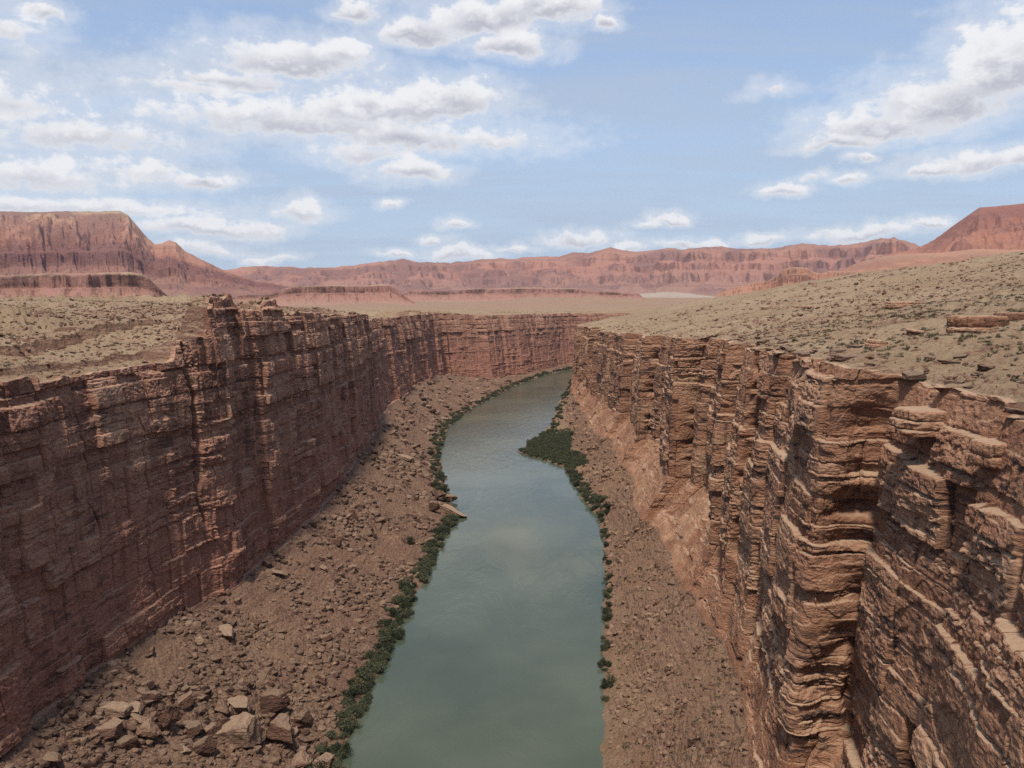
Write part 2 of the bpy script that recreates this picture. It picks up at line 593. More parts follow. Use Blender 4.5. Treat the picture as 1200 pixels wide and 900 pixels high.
QL, DL = densify(LEFT)
QR, DR = densify(RIGHT)
# keep the hard corner of the right-hand buttress
_qr, _dr = densify(RIGHT, .8)


def blocky(q, seed, lo, hi, amp, tw=1.4):
    """square-shouldered buttresses: random steps along the wall"""
    r = np.random.default_rng(seed)
    out = np.zeros_like(q)
    pos = q[0]; prev = 0.0
    while pos < q[-1]:
        v = r.uniform(-1, 1) * amp
        out += (v - prev) * sstep(pos - tw, pos + tw, q)
        prev = v
        pos += r.uniform(lo, hi)
    return out


def offset_plan(q, D, side, seed):
    """push foot and rim in and out along the wall's own normal (towards the river is +)"""
    tx = np.gradient(D[:, 8]); ty = np.gradient(D[:, 9])
    w = np.ones(41) / 41
    tx = np.convolve(np.pad(tx, 20, mode='edge'), w, 'valid'); ty = np.convolve(np.pad(ty, 20, mode='edge'), w, 'valid')
    ln = np.hypot(tx, ty) + 1e-9
    nx, ny = ty / ln * side, -tx / ln * side          # side=+1: left wall, river lies to the right
    far = sstep(700, 1300, D[:, 9])
    saw = np.zeros_like(q)
    if side < 0:
        for y0, am_, ln_ in ((238, 5, 40), (304, 6.5, 60), (352, 5, 55), (426, 14, 125), (574, 12, 110), (690, 11, 120), (815, 11, 130), (960, 9, 140), (1110, 9, 150)):
            yy = D[:, 9] - y0
            saw = np.maximum(saw, np.where(D[:, 8] < 140, am_ * sstep(-.9, .9, yy) * np.clip(1 - yy / ln_, 0, 1) ** .8, 0))
    off = blocky(q, seed, 14, 46, 2.6 + 2.5 * 0, 1.2) + fbm(q / 95, q * 0 + .5, 3, seed) * 5.0 + blocky(q, seed + 1, 5, 16, .9, .7)
    off = off * (1 + .15 * far)
    if side > 0:
        off = off * (1 - .30 * (1 - sstep(380, 640, D[:, 9])))
    if side < 0:
        keep = 1 - sstep(120, 150, D[:, 9]) * (1 - sstep(205, 240, D[:, 9])) * .8
        off = off * keep
    nx0, ny0 = nx.copy(), ny.copy()
    for ix, k in ((8, .8), (11, 1.0), (5, .30)):
        D[:, ix] += nx0 * saw * k
        D[:, ix + 1] += ny0 * saw * k
    for ix, k in ((8, 1.0), (11, 1.0), (5, .6)):
        D[:, ix] += nx * off * k
        D[:, ix + 1] += ny * off * k
    return D


DL = offset_plan(QL, DL, 1, 11)
DR = offset_plan(QR, DR, -1, 23)


def spire(y, x):
    """the little butte standing on the left rim"""
    m = (x < 0) & (y < 600)
    b = np.maximum.reduce([15.5 * (sstep(304, 306, y) - sstep(338, 341, y)), 10.0 * (sstep(354, 356, y) - sstep(389, 392, y)),
                           8.0 * (sstep(296, 298, y) - sstep(389, 393, y)), 4.5 * (sstep(284, 287, y) - sstep(394, 396, y)), 2.5 * (sstep(396, 398, y) - sstep(440, 470, y))])
    b = b + (b > 4) * (h1(np.floor(y / 4.2), 4) - .5) * 2.2
    return np.where(m, b, 0.0)


# distance-to-rim field over the plateau
FX0, FX1, FY0, FY1, FS = -1000.0, 1500.0, -640.0, 2440.0, 5.0
gx = np.arange(FX0, FX1 + 1, FS); gy = np.arange(FY0, FY1 + 1, FS)
GXX, GYY = np.meshgrid(gx, gy)


def rim_pts(D, n):
    p = D[:, 11:14]
    dl = np.hypot(np.diff(p[:, 0]), np.diff(p[:, 1])) * np.where((np.abs(p[1:, 0]) < 160) & (p[1:, 1] > 80) & (p[1:, 1] < 1250), 1.0, .12)
    c = np.concatenate([[0], np.cumsum(dl)])
    q = np.linspace(0, c[-1], n)
    return np.stack([np.interp(q, c, p[:, k]) for k in range(3)], 1)


def seg_dist(X, Y, P):
    best = np.full(X.shape, 1e9, np.float32); bz = np.zeros(X.shape, np.float32); by = np.zeros(X.shape, np.float32)
    for i in range(len(P) - 1):
        ax, ay, az_ = P[i]; bx, by_, bz_ = P[i + 1]
        dx, dy = bx - ax, by_ - ay
        tt = np.clip(((X - ax) * dx + (Y - ay) * dy) / (dx * dx + dy * dy + 1e-9), 0, 1)
        d = (X - ax - dx * tt) ** 2 + (Y - ay - dy * tt) ** 2
        m = d < best
        best[m] = d[m]
        bz[m] = (az_ + (bz_ - az_) * tt)[m]
        by[m] = (ay + dy * tt)[m]
    return np.sqrt(best), bz, by


RL, RR = rim_pts(DL, 440), rim_pts(DR, 460)
Xf, Yf = GXX.astype(np.float32), GYY.astype(np.float32)
dL, zL, yL = seg_dist(Xf, Yf, RL)
dR, zR, yR = seg_dist(Xf, Yf, RR)
poly = np.concatenate([RL[:, :2], RR[::-1, :2]])
ins = np.zeros(Xf.shape, bool)
for i in range(len(poly)):
    x1, y1 = poly[i]; x2, y2 = poly[(i + 1) % len(poly)]
    if y1 == y2:
        continue
    c = ((y1 > Yf) != (y2 > Yf)) & (Xf < (x2 - x1) * (Yf - y1) / (y2 - y1) + x1)
    ins ^= c
sideL = dL < dR
f_d = np.where(sideL, dL, dR) * np.where(ins, -1, 1)
f_left = sideL.astype(np.float32)


def bil(F, x, y):
    u = np.clip((x - FX0) / FS, 0, len(gx) - 1.001); v = np.clip((y - FY0) / FS, 0, len(gy) - 1.001)
    i = u.astype(int); j = v.astype(int); fu = u - i; fv = v - j
    return (F[j, i] * (1 - fu) + F[j, i + 1] * fu) * (1 - fv) + (F[j + 1, i] * (1 - fu) + F[j + 1, i + 1] * fu) * fv


def terrace(z, x, y, step, sharp, seed):
    k = z / step + fbm(x / 40, y / 40, 3, seed) * .9
    fr = k - np.floor(k)
    return (np.floor(k) + sstep(.5 - sharp, .5 + sharp, fr) - k) * step


def zplat(x, y):
    """height of the desert on both sides of the canyon"""
    x = np.asarray(x, float); y = np.asarray(y, float)
    r = np.hypot(x, y)
    d = np.maximum(bil(f_d, x, y), 0)
    left = bil(f_left, x, y)
    zl = bil(zL, x, y); zr = bil(zR, x, y); ny = bil(yL, x, y)
    amp = 1 - .62 * sstep(900, 1350, y)
    dw = d + fbm(x / 34, y / 34, 4, 51) * 13 + fbm(x / 4, y / 4, 3, 53) * 2.4
    dw2 = d + fbm(x / 22, y / 22, 4, 52) * 7 + fbm(x / 3.5, y / 3.5, 3, 54) * 2
    amp = amp * (1 - .62 * sstep(119, 127, zl))
    hl = zl + amp * (3.0 * sstep(4, 40, d) + 2.2 * sstep(12.5, 13.3, dw2) + 3.6 * sstep(36, 37.0, dw) + 9.5 * sstep(40, 150, d)
                     + 2.2 * sstep(74, 75, dw)) + 2.5 * amp * sstep(300, 500, d)
    sp = np.maximum(spire(ny, x) * np.exp(-((d + fbm(x / 9, y / 9, 3, 77) * 5) / 10.5) ** 4), 0)
    hl = np.maximum(hl, zl + sp) + sp * .1
    hr = zr + .20 * np.minimum(d, 300) + .14 * np.clip(d - 300, 0, 260) + 5 * fbm(x / 170, y / 170, 3, 5) * sstep(40, 160, d)
    loc = np.where(left > .5, hl, hr)
    terr = terrace(loc, x, y, 3.4, .13, 8) * sstep(.0, .5, fbm(x / 70, y / 70, 3, 31) + .30) * (1 - sstep(420, 800, r)) * .8
    loc = loc + terr * np.where(left > .5, 1, 1.0)
    loc = loc + fbm(x / 26, y / 26, 4, 2) * 1.3 * sstep(2, 25, d) + fbm(x / 5, y / 5, 3, 4) * .55 * sstep(1, 12, d)
    pr = 104 + np.clip(r - 2000, 0, 20000) * .0042
    plain = pr + fbm(x / 420, y / 420, 5, 9) * 9 + ridged(x / 160, y / 160, 3, 13) * 2.2
    # tan badland hills just past the bend
    bx, by_ = x - 210, y - 2350
    plain = plain + 24 * np.exp(-(bx / 260) ** 2 - (by_ / 330) ** 2) * (1 + .5 * fbm(x / 80, y / 80, 4, 14))
    w = np.where(left > .5, sstep(700, 1250, r + .0 * x), sstep(1450, 2000, r))
    w = np.where((left > .5) & (y > 1250), sstep(15, 260, d), w)
    w = np.where((x < FX0) | (x > FX1) | (y > FY1), np.maximum(w, sstep(900, 1300, r)), w)
    return loc * (1 - w) + plain * w


# ------------------------------------------------------------------ cliffs
def make_layers(seed):
    r = np.random.default_rng(seed)
    b = [-60.0]
    while b[-1] < 240:
        u = r.random()
        th = r.uniform(.35, .9) if u < .26 else (r.uniform(1.2, 3.2) if u < .74 else r.uniform(3.5, 7.5))
        b.append(b[-1] + th)
    return np.array(b)


def cliff_detail(s, z, seed, ledge, block, mass):
    """relief of a bedded, jointed cliff; s along the wall, z height (metres). Returns offset towards the canyon + attributes"""
    zz = z + .012 * s + fbm(s / 90, z / 90, 2, seed) * .9
    lay = make_layers(seed)
    Lb = np.searchsorted(lay, zz) - 1
    th = lay[Lb + 1] - lay[Lb]
    fr = (zz - lay[Lb]) / th
    edge = np.minimum(fr, 1 - fr) * th
    # how broken the face is here
    brk = np.clip(.55 + .9 * fbm(s / 46, z / 26, 3, seed + 40) - mass, .12, 1.25)
    lh = h1(Lb, seed + 1)
    off = (lh - .5) * 1.5 * ledge * brk
    off = off + fbm(s / 30, Lb * 7.31, 1, seed + 2) * .22 * ledge * brk
    groove = np.exp(-(edge / .16) ** 2) * sstep(-.25, .45, fbm(s / 11, Lb * 3.7, 2, seed + 3))
    off = off - groove * (.62 * brk + .26)
    # big joint blocks, shared by a band of beds
    bands = np.cumsum(np.random.default_rng(seed + 5).uniform(7, 21, 40)) - 40
    bi = np.searchsorted(bands, zz + fbm(s / 30, z / 30, 2, seed + 6) * .8)
    sp = 6 + 15 * h1(bi, seed + 7)
    u = s / sp + h1(bi, seed + 8) * 9 + fbm(s / 20, z / 9, 2, seed + 9) * .03
    ji = np.floor(u); jf = u - ji
    je = np.minimum(jf, 1 - jf) * sp
    bh = h1(ji * 131 + bi, seed + 10)
    bo = h1(bi, seed + 33)
    off = off + (bo - .5) * 1.35 * ledge
    off = off + (bh - .5) * 2.7 * block * np.clip(brk + .35, .4, 1.2)
    off = off + (h1(ji * 53 + Lb * 2003, seed + 20) - .5) * 1.15 * ledge * brk
    off = off - np.exp(-(je / .28) ** 2) * .9 * block * (h1(ji * 17 + bi * 3, seed + 11) > .35)
    # small blocks inside each bed
    sp2 = np.clip(th * 2.0, .9, 7) * (.7 + h1(Lb, seed + 12) * .9)
    u2 = s / sp2 + h1(Lb, seed + 13) * 13 + fbm(s / 9, z / 4, 2, seed + 14) * .05
    ki = np.floor(u2); kf = u2 - ki
    ke = np.minimum(kf, 1 - kf) * sp2
    kh = h1(ki * 77 + Lb * 1009, seed + 15)
    off = off + (kh - .5) * .75 * block * brk
    off = off - np.exp(-(ke / .13) ** 2) * .32 * brk
    # fallen-out blocks leave holes
    hole = (kh > .93) & (brk > .5)
    off = off - np.where(hole, np.clip(edge / .3, 0, 1) * np.clip(ke / .3, 0, 1) * .9, 0)
    # spalled slabs with sharp lips
    sl = fbm(s / 27, z / 17, 4, seed + 16)
    off = off + (np.floor(sl * 3.0) / 3.0) * .9 * (1.15 - .4 * brk)
    sl2 = fbm(s / 7.5, z / 6.5, 3, seed + 17)
    off = off + (np.floor(sl2 * 2.5) / 2.5) * .5 * np.clip(brk, .4, 1)
    q1 = pn(s / 1.7, z / .8, seed + 51); q2 = pn(s / .7, z / .42, seed + 52)
    off = off + (np.floor(q1 * 3) / 3 * .38 + np.floor(q2 * 2.5) / 2.5 * .11) * np.clip(brk, .3, 1.1)
    off = off + fbm(s / 2.2, z / 1.6, 4, seed + 18) * .28 * np.clip(brk, .35, .9) + fbm(s / 12, z / 12, 2, seed + 19) * .3
    off = 2.5 * np.tanh(off / 2.5)
    return off, zz, .45 * kh + .55 * bh


def cracks(s_y, z, lst):
    o = 0
    for y0, za, zb, w, dep, wob, sd in lst:
        c = y0 + fbm(z / 14, z * 0 + sd, 3, sd) * wob
        k = np.exp(-np.abs((s_y - c) / w) ** 3) * sstep(za - 4, za + 4, z) * (1 - sstep(zb - 4, zb + 4, z))
        o = o - k * dep * (.75 + .5 * fbm(z / 5, z * 0 + 2.2 + sd, 2, sd))
    return o


def build_wall(side, q, D, nrows, seed, ledge, block, mass, crk, px_step, name, mats, lean):
    nT, nA, nC, nX = nrows
    # screen-adaptive spacing along the wall, so that near parts carry finer rock (geometry only)
    mid = np.stack([D[:, 8] * .5 + D[:, 11] * .5, D[:, 9] * .5 + D[:, 12] * .5, D[:, 10] * .5 + D[:, 13] * .5], 1)
    foot = D[:, 8:11]
    dens = np.zeros(len(q))
    for P in (mid, foot, D[:, 11:14]):
        pp, dep = project(P)
        st = np.hypot(*np.gradient(pp, axis=0).T)
        vis = (P[:, 1] > (60 if side < 0 else 130)) & (pp[:, 0] > -120) & (pp[:, 0] < 1340)
        dens = np.maximum(dens, np.where(vis, st / px_step, 0))
    gl = np.hypot(np.gradient(mid[:, 0]), np.gradient(mid[:, 1]))
    dens = np.clip(dens, gl / 9.0, gl / .16)
    hid = (D[:, 8] > 190) & (D[:, 9] > 1300)
    dens = np.where(hid, gl / 12, dens)
    c = np.concatenate([[0], np.cumsum((dens[1:] + dens[:-1]) / 2)])
    n = int(c[-1]) + 2
    iq = np.interp(np.linspace(0, c[-1], n), c, q)
    G = np.stack([np.interp(iq, q, D[:, k]) for k in range(14)], 1)
    s = np.concatenate([[0], np.cumsum(np.hypot(np.diff(G[:, 8] * .5 + G[:, 11] * .5), np.diff(G[:, 9] * .5 + G[:, 12] * .5)))])
    # local normal to the river, from a 5 m window
    mx = (D[:, 8] + D[:, 11]) / 2; my = (D[:, 9] + D[:, 12]) / 2
    w = np.hanning(7)[1:-1]; w /= w.sum()
    tx = np.convolve(np.pad(np.gradient(mx), 2, mode='edge'), w, 'valid'); ty = np.convolve(np.pad(np.gradient(my), 2, mode='edge'), w, 'valid')
    ln = np.hypot(tx, ty) + 1e-9
    nx = np.interp(iq, q, ty / ln * side); ny = np.interp(iq, q, -tx / ln * side)
    # general outward direction for the plateau apron
    w = np.hanning(121)[1:-1]; w /= w.sum()
    tx = np.convolve(np.pad(np.gradient(mx), 59, mode='edge'), w, 'valid'); ty = np.convolve(np.pad(np.gradient(my), 59, mode='edge'), w, 'valid')
    ln = np.hypot(tx, ty) + 1e-9
    ox = np.interp(iq, q, -ty / ln * side); oy = np.interp(iq, q, tx / ln * side)
    Ecol = G[:, 0:2]; Mcol = G[:, 2:5]; Acol = G[:, 5:8]; Bcol = G[:, 8:11]; Rcol = G[:, 11:14].copy()
    rs = spire(Rcol[:, 1], Rcol[:, 0])
    Rcol[:, 2] += rs + fbm(s / 14, s * 0 + 3.3, 3, seed + 60) * 1.0 + (h1(np.floor(s / 9 + fbm(s / 30, s * 0, 2, seed + 61))) - .5) * 1.8
    rows, bedv, blkv, nrm = [], [], [], []

    def put(x, y, z, bed, blk):
        rows.append(np.stack([x, y, z], 1)); bedv.append(bed); blkv.append(blk)
    # --- scree: below the water, edge, toe, top
    tb = np.concatenate([[-.06, 0], np.linspace(0, 1, nT)[1:]])
    outx, outy = Bcol[:, 0] - Ecol[:, 0], Bcol[:, 1] - Ecol[:, 1]
    lnb = np.hypot(outx, outy) + 1e-6
    ux, uy = outx / lnb, outy / lnb
    wig = fbm(s / 9, s * 0 + 1.7, 4, seed + 70) * 1.6
    tl_end = None
    for t_ in tb:
        if t_ < .12:
            k = t_ / .12
            x = Ecol[:, 0] + (Mcol[:, 0] - Ecol[:, 0]) * k; y = Ecol[:, 1] + (Mcol[:, 1] - Ecol[:, 1]) * k
            z = Mcol[:, 2] * (k if k > 0 else k * 3 - .0) - (.02 if k >= 0 else 1.2)
            x = x + ux * wig * (1 - max(k, 0)); y = y + uy * wig * (1 - max(k, 0))
            a = .12 * max(k, 0)
        else:
            k = (t_ - .12) / .88
            x = Mcol[:, 0] + (Acol[:, 0] - Mcol[:, 0]) * k; y = Mcol[:, 1] + (Acol[:, 1] - Mcol[:, 1]) * k
            z = Mcol[:, 2] + (Acol[:, 2] - Mcol[:, 2]) * (k ** 1.12)
            a = min(1, .15 + k * 3)
        dd = t_ * lnb
        rel = fbm(s / 34, dd / 26, 4, seed + 71) * 2.6 + ridged(s / 13, dd / 30, 3, seed + 72) * 1.2 - .8
        rub = (np.abs(pn(s / 2.6, dd / 2.2, seed + 73)) * 1.1 + np.abs(pn(s / 1.1, dd / 1.0, seed + 74)) * .55 - .3)
        # half-buried ledges
        lg = sstep(.1, .5, fbm(s / 55, dd / 22, 2, seed + 75)) * (sstep(.45, .55, (z / 3.0 + fbm(s / 18, dd / 18, 2, seed + 76)) % 1.0)) * 1.2
        fade = 1 - sstep(.90, 1.0, t_) * (.6 if side > 0 else .2)
        z = z + (rel + lg) * a * fade + rub * a
        put(x, y, z, z + 0 * s, h1(np.floor(s / 2) + int(dd.mean() / 2) * 37, 3))
    nScree = len(rows)
    last = rows[-1]
    # --- ledgy bedrock apron and cliff, one surface
    hh = np.concatenate([np.linspace(0, 1, nA + 1)[1:] * .0 - 1, np.linspace(0, 1, nC)])
    ka = np.linspace(0, 1, nA + 1)[1:]
    last_xy = last.copy()
    P0 = []
    for k in ka:
        P0.append((last_xy[:, 0] + (Bcol[:, 0] - last_xy[:, 0]) * k, last_xy[:, 1] + (Bcol[:, 1] - last_xy[:, 1]) * k, last_xy[:, 2] + (Bcol[:, 2] - last_xy[:, 2]) * k, k))
    for h in np.linspace(0, 1, nC)[1:]:
        g = np.interp(h, lean[0], lean[1])
        P0.append((Bcol[:, 0] + (Rcol[:, 0] - Bcol[:, 0]) * g, Bcol[:, 1] + (Rcol[:, 1] - Bcol[:, 1]) * g, Bcol[:, 2] + (Rcol[:, 2] - Bcol[:, 2]) * h, 1 + h))
    PX = np.stack([p[0] for p in P0]); PY = np.stack([p[1] for p in P0]); PZ = np.stack([p[2] for p in P0])
    kk = np.array([p[3] for p in P0])[:, None]
    SS = np.broadcast_to(s[None, :], PX.shape)
    off, zz, blk = cliff_detail(SS, PZ, seed, ledge, block, mass(SS, PZ, PY))
    off = off + cracks(PY, PZ, crk)
    o2 = off.copy(); o2[1:-1] = .25 * off[:-2] + .5 * off[1:-1] + .25 * off[2:]; off = .65 * off + .35 * o2
    # the scree joins without a jump; foot debris softens
    ent = sstep(0, .25, kk) if nA > 4 else sstep(0, 1.0, kk)
    ent = np.where(kk < 1.0, ent * .75, .75 + .25 * sstep(1, 1.12, kk)) if nA > 4 else np.clip(ent, 0, 1) * sstep(.2, 1.10, kk)
    off = off * ent
    # ledgy apron: push the beds out and let tops lie flat
    FXx = PX + nx[None, :] * off; FYy = PY + ny[None, :] * off
    FZ = PZ + fbm(SS / 3, PZ / 2 + 7, 3, seed + 80) * .12
    if nA > 4:
        ap = sstep(0, .2, kk) * (1 - sstep(.95, 1.15, kk))
        FZ = FZ + ap * fbm(SS / 14, PZ / 7, 4, seed + 81) * 1.2
    for i in range(len(P0)):
        put(FXx[i], FYy[i], FZ[i], zz[i], blk[i])
    # --- over the rim and back under the desert
    tipx, tipy, tipz = rows[-1].T
    offr = off[-1]
    dist = 62 * np.linspace(0, 1, nX + 1)[1:] ** 1.45
    for d_ in dist:
        kf = math.exp(-d_ / 9)
        bx = Rcol[:, 0] + ox * d_ + nx * offr * kf
        by_ = Rcol[:, 1] + oy * d_ + ny * offr * kf
        zp = zplat(bx, by_)
        m = math.exp(-(d_ / 5) ** 2)
        z = zp * (1 - m) + tipz * m
        z = z + fbm(bx / 1.6, by_ / 1.6, 3, seed + 90) * .22
        # blocks left standing along the edge
        cell = h1(np.floor(bx / 3.1 + fbm(bx / 9, by_ / 9, 2, 3)) * 57 + np.floor(by_ / 3.4 + fbm(bx / 8, by_ / 8, 2, 6)) * 131, seed)
        z = z + (cell - .45) * 1.5 * np.exp(-d_ / 9) * (1 - m)
        if d_ > 50:
            z = z - (d_ - 50) * .25
        put(bx, by_, z, z + 0 * s + .012 * s, cell)
    nr = len(rows)
    V = np.stack(rows)                      # (nr, nc, 3)
    bed = np.stack(bedv); blk = np.stack(blkv)
    nScr = nScree - 1
    print(name, V.shape)
    # scree and cliff are separate meshes meeting along one row
    Vs = V[:nScr + 1]
    f = grid_faces(nScr + 1, n)
    if side < 0:
        f = f[:, ::-1]
    f = f[:, ::-1]
    o1 = link('talus_slope', new_mesh('talus_slope', Vs.reshape(-1, 3), f, {'bed': bed[:nScr + 1], 'blk': blk[:nScr + 1]}), mats[0],
              kind='structure')
    Vc = V[nScr:nScr + len(P0) + 1 + 5]
    f = grid_faces(len(Vc), n)
    if side < 0:
        f = f[:, ::-1]
    f = f[:, ::-1]
    o2 = link('canyon_cliff', new_mesh('canyon_cliff', Vc.reshape(-1, 3), f, {'bed': bed[nScr:nScr + len(Vc)], 'blk': blk[nScr:nScr + len(Vc)]}), mats[1],
              kind='structure')
    k0 = nScr + len(Vc) - 1
    Vp = V[k0:]
    f = grid_faces(len(Vp), n)
    if side < 0:
        f = f[:, ::-1]
    f = f[:, ::-1]
    o3 = link('canyon_rim_ground', new_mesh('canyon_rim_ground', Vp.reshape(-1, 3), f), mats[2], kind='structure')
    return V, nScr, s, G, k0


def massL(s, z, y):
    return .08 + .26 * sstep(95, 62, z) - .28 * sstep(98, 112, z) - .2 * sstep(280, 340, y) * (1 - sstep(560, 700, y))


def massR(s, z, y):
    return .06 - .22 * sstep(98, 114, z) + .10 * sstep(400, 520, y)


WL = build_wall(1, QL, DL, (250, 3, 430, 60), 101, 1.25, 1.1, massL,
                [(291, 58, 121, .9, 4.5, 2.0, 4), (262, 40, 100, .35, 1.8, 3, 6), (337, 120, 140, 1.2, 3.5, 1, 8), (423, 35, 121, 1.3, 3.5, 3, 9), (520, 30, 119, 1.4, 4, 4, 12),
                 (585, 45, 119, 1.2, 3, 3, 14), (235, 60, 117, .5, 1.6, 3, 16)],
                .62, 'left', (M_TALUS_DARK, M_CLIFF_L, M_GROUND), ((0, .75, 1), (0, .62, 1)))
WR = build_wall(-1, QR, DR, (190, 110, 460, 60), 307, 1.1, 1.1, massR,
                [(423.8, 50, 121, 1.6, 8, .5, 5), (571.8, 38, 100, 1.6, 7, .5, 7), (300, 60, 121, .8, 3, 3, 9), (262, 50, 118, .8, 3, 3, 11), (226, 60, 118, .5, 2.2, 2, 13),
                 (350, 45, 119, .8, 2.6, 4, 15), (500, 45, 113, .9, 2.6, 4, 17), (165.2, 40, 118, .8, 4.5, .8, 19)],
                .62, 'right', (M_TALUS, M_CLIFF_R, M_GROUND), ((0, .12, .80, .92, 1), (0, .06, .55, .75, 1)))

# ------------------------------------------------------------------ desert ground, one sheet to the horizon


def build_ground():
    azs = np.concatenate([np.linspace(-180, -50, 80)[:-1], np.linspace(-50, 50, 1250), np.linspace(50, 180, 80)[1:]])
    rr = np.exp(np.linspace(math.log(70), math.log(15500), 640))
    A, RR_ = np.meshgrid(np.radians(azs), rr)
    X = RR_ * np.sin(A); Y = RR_ * np.cos(A)
    d = bil(f_d, X, Y)
    inside = (X > FX0) & (X < FX1) & (Y > FY0) & (Y < FY1)
    d = np.where(inside, d, 999)
    # canyon mouths past the field's edge
    Z = zplat(X, Y)
    Z = Z - 2.2 * (1 - sstep(50, 59, d)) - 25 * (1 - sstep(6, 24, d))
    V = np.stack([X, Y, Z], -1)
    quad = d > 4
    mask = quad[:-1, :-1] & quad[1:, :-1] & quad[:-1, 1:] & quad[1:, 1:]
    f = grid_faces(*X.shape, mask=mask)[:, ::-1]
    link('desert_ground', new_mesh('desert_ground', V.reshape(-1, 3), f, smooth=True), M_GROUND, kind='structure')


build_ground()


# ------------------------------------------------------------------ river
def build_river():
    m, t, b, pos = material('river_water')
    n1 = t.noise(pos, .010, 4, .55)
    col = t.mix(t.ss(n1, .38, .62), (.056, .068, .044), (.084, .095, .062))
    t.put(b.inputs['Base Color'], col)
    b.inputs['IOR'].default_value = 1.333
    b.inputs['Specular IOR Level'].default_value = .5
    # boils and slicks, ruffled water on the riffle upstream
    yy = t.sep(pos)[1]
    p2 = t.vec('MULTIPLY', pos, (1.0, .45, 1))
    slick = t.ss(t.noise(p2, .028, 5, .62, dist=1.2), .40, .62)
    rif = t.ss(yy + (n1 - .5) * 300.0, 560.0, 720.0)
    ruff = t.math('MAXIMUM', slick * .55, rif)
    t.put(b.inputs['Roughness'], t.ss(ruff, 0.0, 1.0, .05, .16))
    h1_ = t.noise(p2, .9, 3, .6)
    h2_ = t.noise(p2, .16, 5, .6, dist=.8)
    h3_ = t.voro(t.vec('MULTIPLY', pos, (.05, .022, 0)), 1.0, 'SMOOTH_F1')
    h = h1_ * .34 * (ruff + .16) + h2_ * (ruff * 1.1 + rif * 1.2 + .10) + h3_ * .5
    t.put(b.inputs['Normal'], t.bump(h, .22, 1.0))
    xs = np.linspace(-260, 2500, 60); ys = np.linspace(-600, 1900, 60)
    X, Y = np.meshgrid(xs, ys)
    V = np.stack([X, Y, X * 0], -1).reshape(-1, 3)
    link('river_water', new_mesh('river_water', V, grid_faces(60, 60), smooth=True), m, kind='structure')


build_river()


# ------------------------------------------------------------------ far mesas and cliffs
def mountain(name, pts, D, foot, prof, mat, zfoot, label, cat, group=None, flat=0.0, gully=.10, lam=420.0, rough=.12, back=1.35, colstep=.045, rows=150, seed=1, dslope=0.0, kind=None, flute=0.0):
    ae = np.array([azel(*p) for p in pts])
    a = np.arange(ae[0, 0], ae[-1, 0] + 1e-6, colstep)
    el = np.interp(a, ae[:, 0], ae[:, 1])
    am = np.radians(a) * D
    env = np.clip(np.minimum(a - a[0], a[-1] - a) / .8, 0, 1)
    el = el + rough * fbm(am / (lam * .8), am * 0 + seed, 5, seed) * env
    Dr = D * (1 + dslope * (a - a.mean())) * (1 + .035 * fbm(am / (lam * 4), am * 0 + 3.1, 3, seed + 5))
    zr = CAM_Z + Dr * np.tan(np.radians(el))
    t_ = np.concatenate([np.linspace(0, 1, rows), 1 + np.linspace(0, 1, 26)[1:] * (back - 1)])
    T, A = np.meshgrid(t_, a, indexing='ij')
    AM = np.radians(A) * D
    RAD = Dr[None, :] * (foot + (1 - foot) * T)
    dep = (RAD - D)
    g = ridged(AM / lam + T * .4, dep / (lam * 2.4), 4, seed + 9) - .55
    g2 = fbm(AM / (lam * .28), dep / (lam * .8), 4, seed + 12)
    rid = T * (1 - T) * 4
    tt = T + np.where(T < 1, gully * (g * 1.3 + g2 * .6) * np.clip(rid, 0, 1), 0)
    if flute:
        tt = tt + np.where(T < 1, flute * np.abs(pn(AM / (lam * .16), AM * 0 + .5, seed + 15)) * np.clip(rid, 0, 1), 0)
    h = np.interp(np.clip(tt, 0, 1), prof[0], prof[1])
    zbase = np.minimum(zfoot, zr[None, :] - 1)
    Z = zbase + (zr[None, :] - zbase) * h
    over = np.clip((T - 1) / (back - 1), 0, 1)
    if flat:
        # the cap stays level, then falls away far behind
        drop = sstep(.75, 1.0, over)
        Z = np.where(T > 1, zr[None, :] * (1 - drop) + (zbase - 30) * drop - over * flat, Z)
    else:
        Z = np.where(T > 1, zr[None, :] + (zbase - 30 - zr[None, :]) * sstep(0, 1, over), Z)
    Z = Z + fbm(AM / (lam * .12), dep / (lam * .12), 4, seed + 20) * lam * .016 * np.clip(T * 6, 0, 1) * (T < 1)
    X = RAD * np.sin(np.radians(A)); Y = RAD * np.cos(np.radians(A))
    V = np.stack([X, Y, Z - np.where(T <= 0, 25, 0)], -1)
    f = grid_faces(*T.shape)[:, ::-1]
    hf = np.clip((Z - zfoot) / max(1, (zr.max() - zfoot)), 0, 1) * .5 + .5 * h
    me = new_mesh(name, V.reshape(-1, 3), f, {'hf': hf})
    return link(name, me, mat, label, cat, group, kind)


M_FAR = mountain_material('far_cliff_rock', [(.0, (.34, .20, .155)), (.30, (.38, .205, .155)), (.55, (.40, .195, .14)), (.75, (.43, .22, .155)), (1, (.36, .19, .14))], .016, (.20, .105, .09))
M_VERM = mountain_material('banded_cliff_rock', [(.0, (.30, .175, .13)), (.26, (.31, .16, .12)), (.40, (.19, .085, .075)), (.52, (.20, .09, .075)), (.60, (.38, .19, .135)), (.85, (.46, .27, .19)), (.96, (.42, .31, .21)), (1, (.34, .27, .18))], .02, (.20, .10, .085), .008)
M_MESA = mountain_material('mesa_rock', [(.0, (.36, .225, .165)), (.30, (.34, .19, .14)), (.55, (.285, .145, .11)), (.64, (.12, .068, .053)), (.76, (.20, .108, .083)), (.90, (.105, .062, .05)), (.97, (.40, .29, .19)), (1, (.40, .29, .19))], .14, (.33, .17, .13), .03)  # dark cap bands put the shade of the cliff faces into the colour
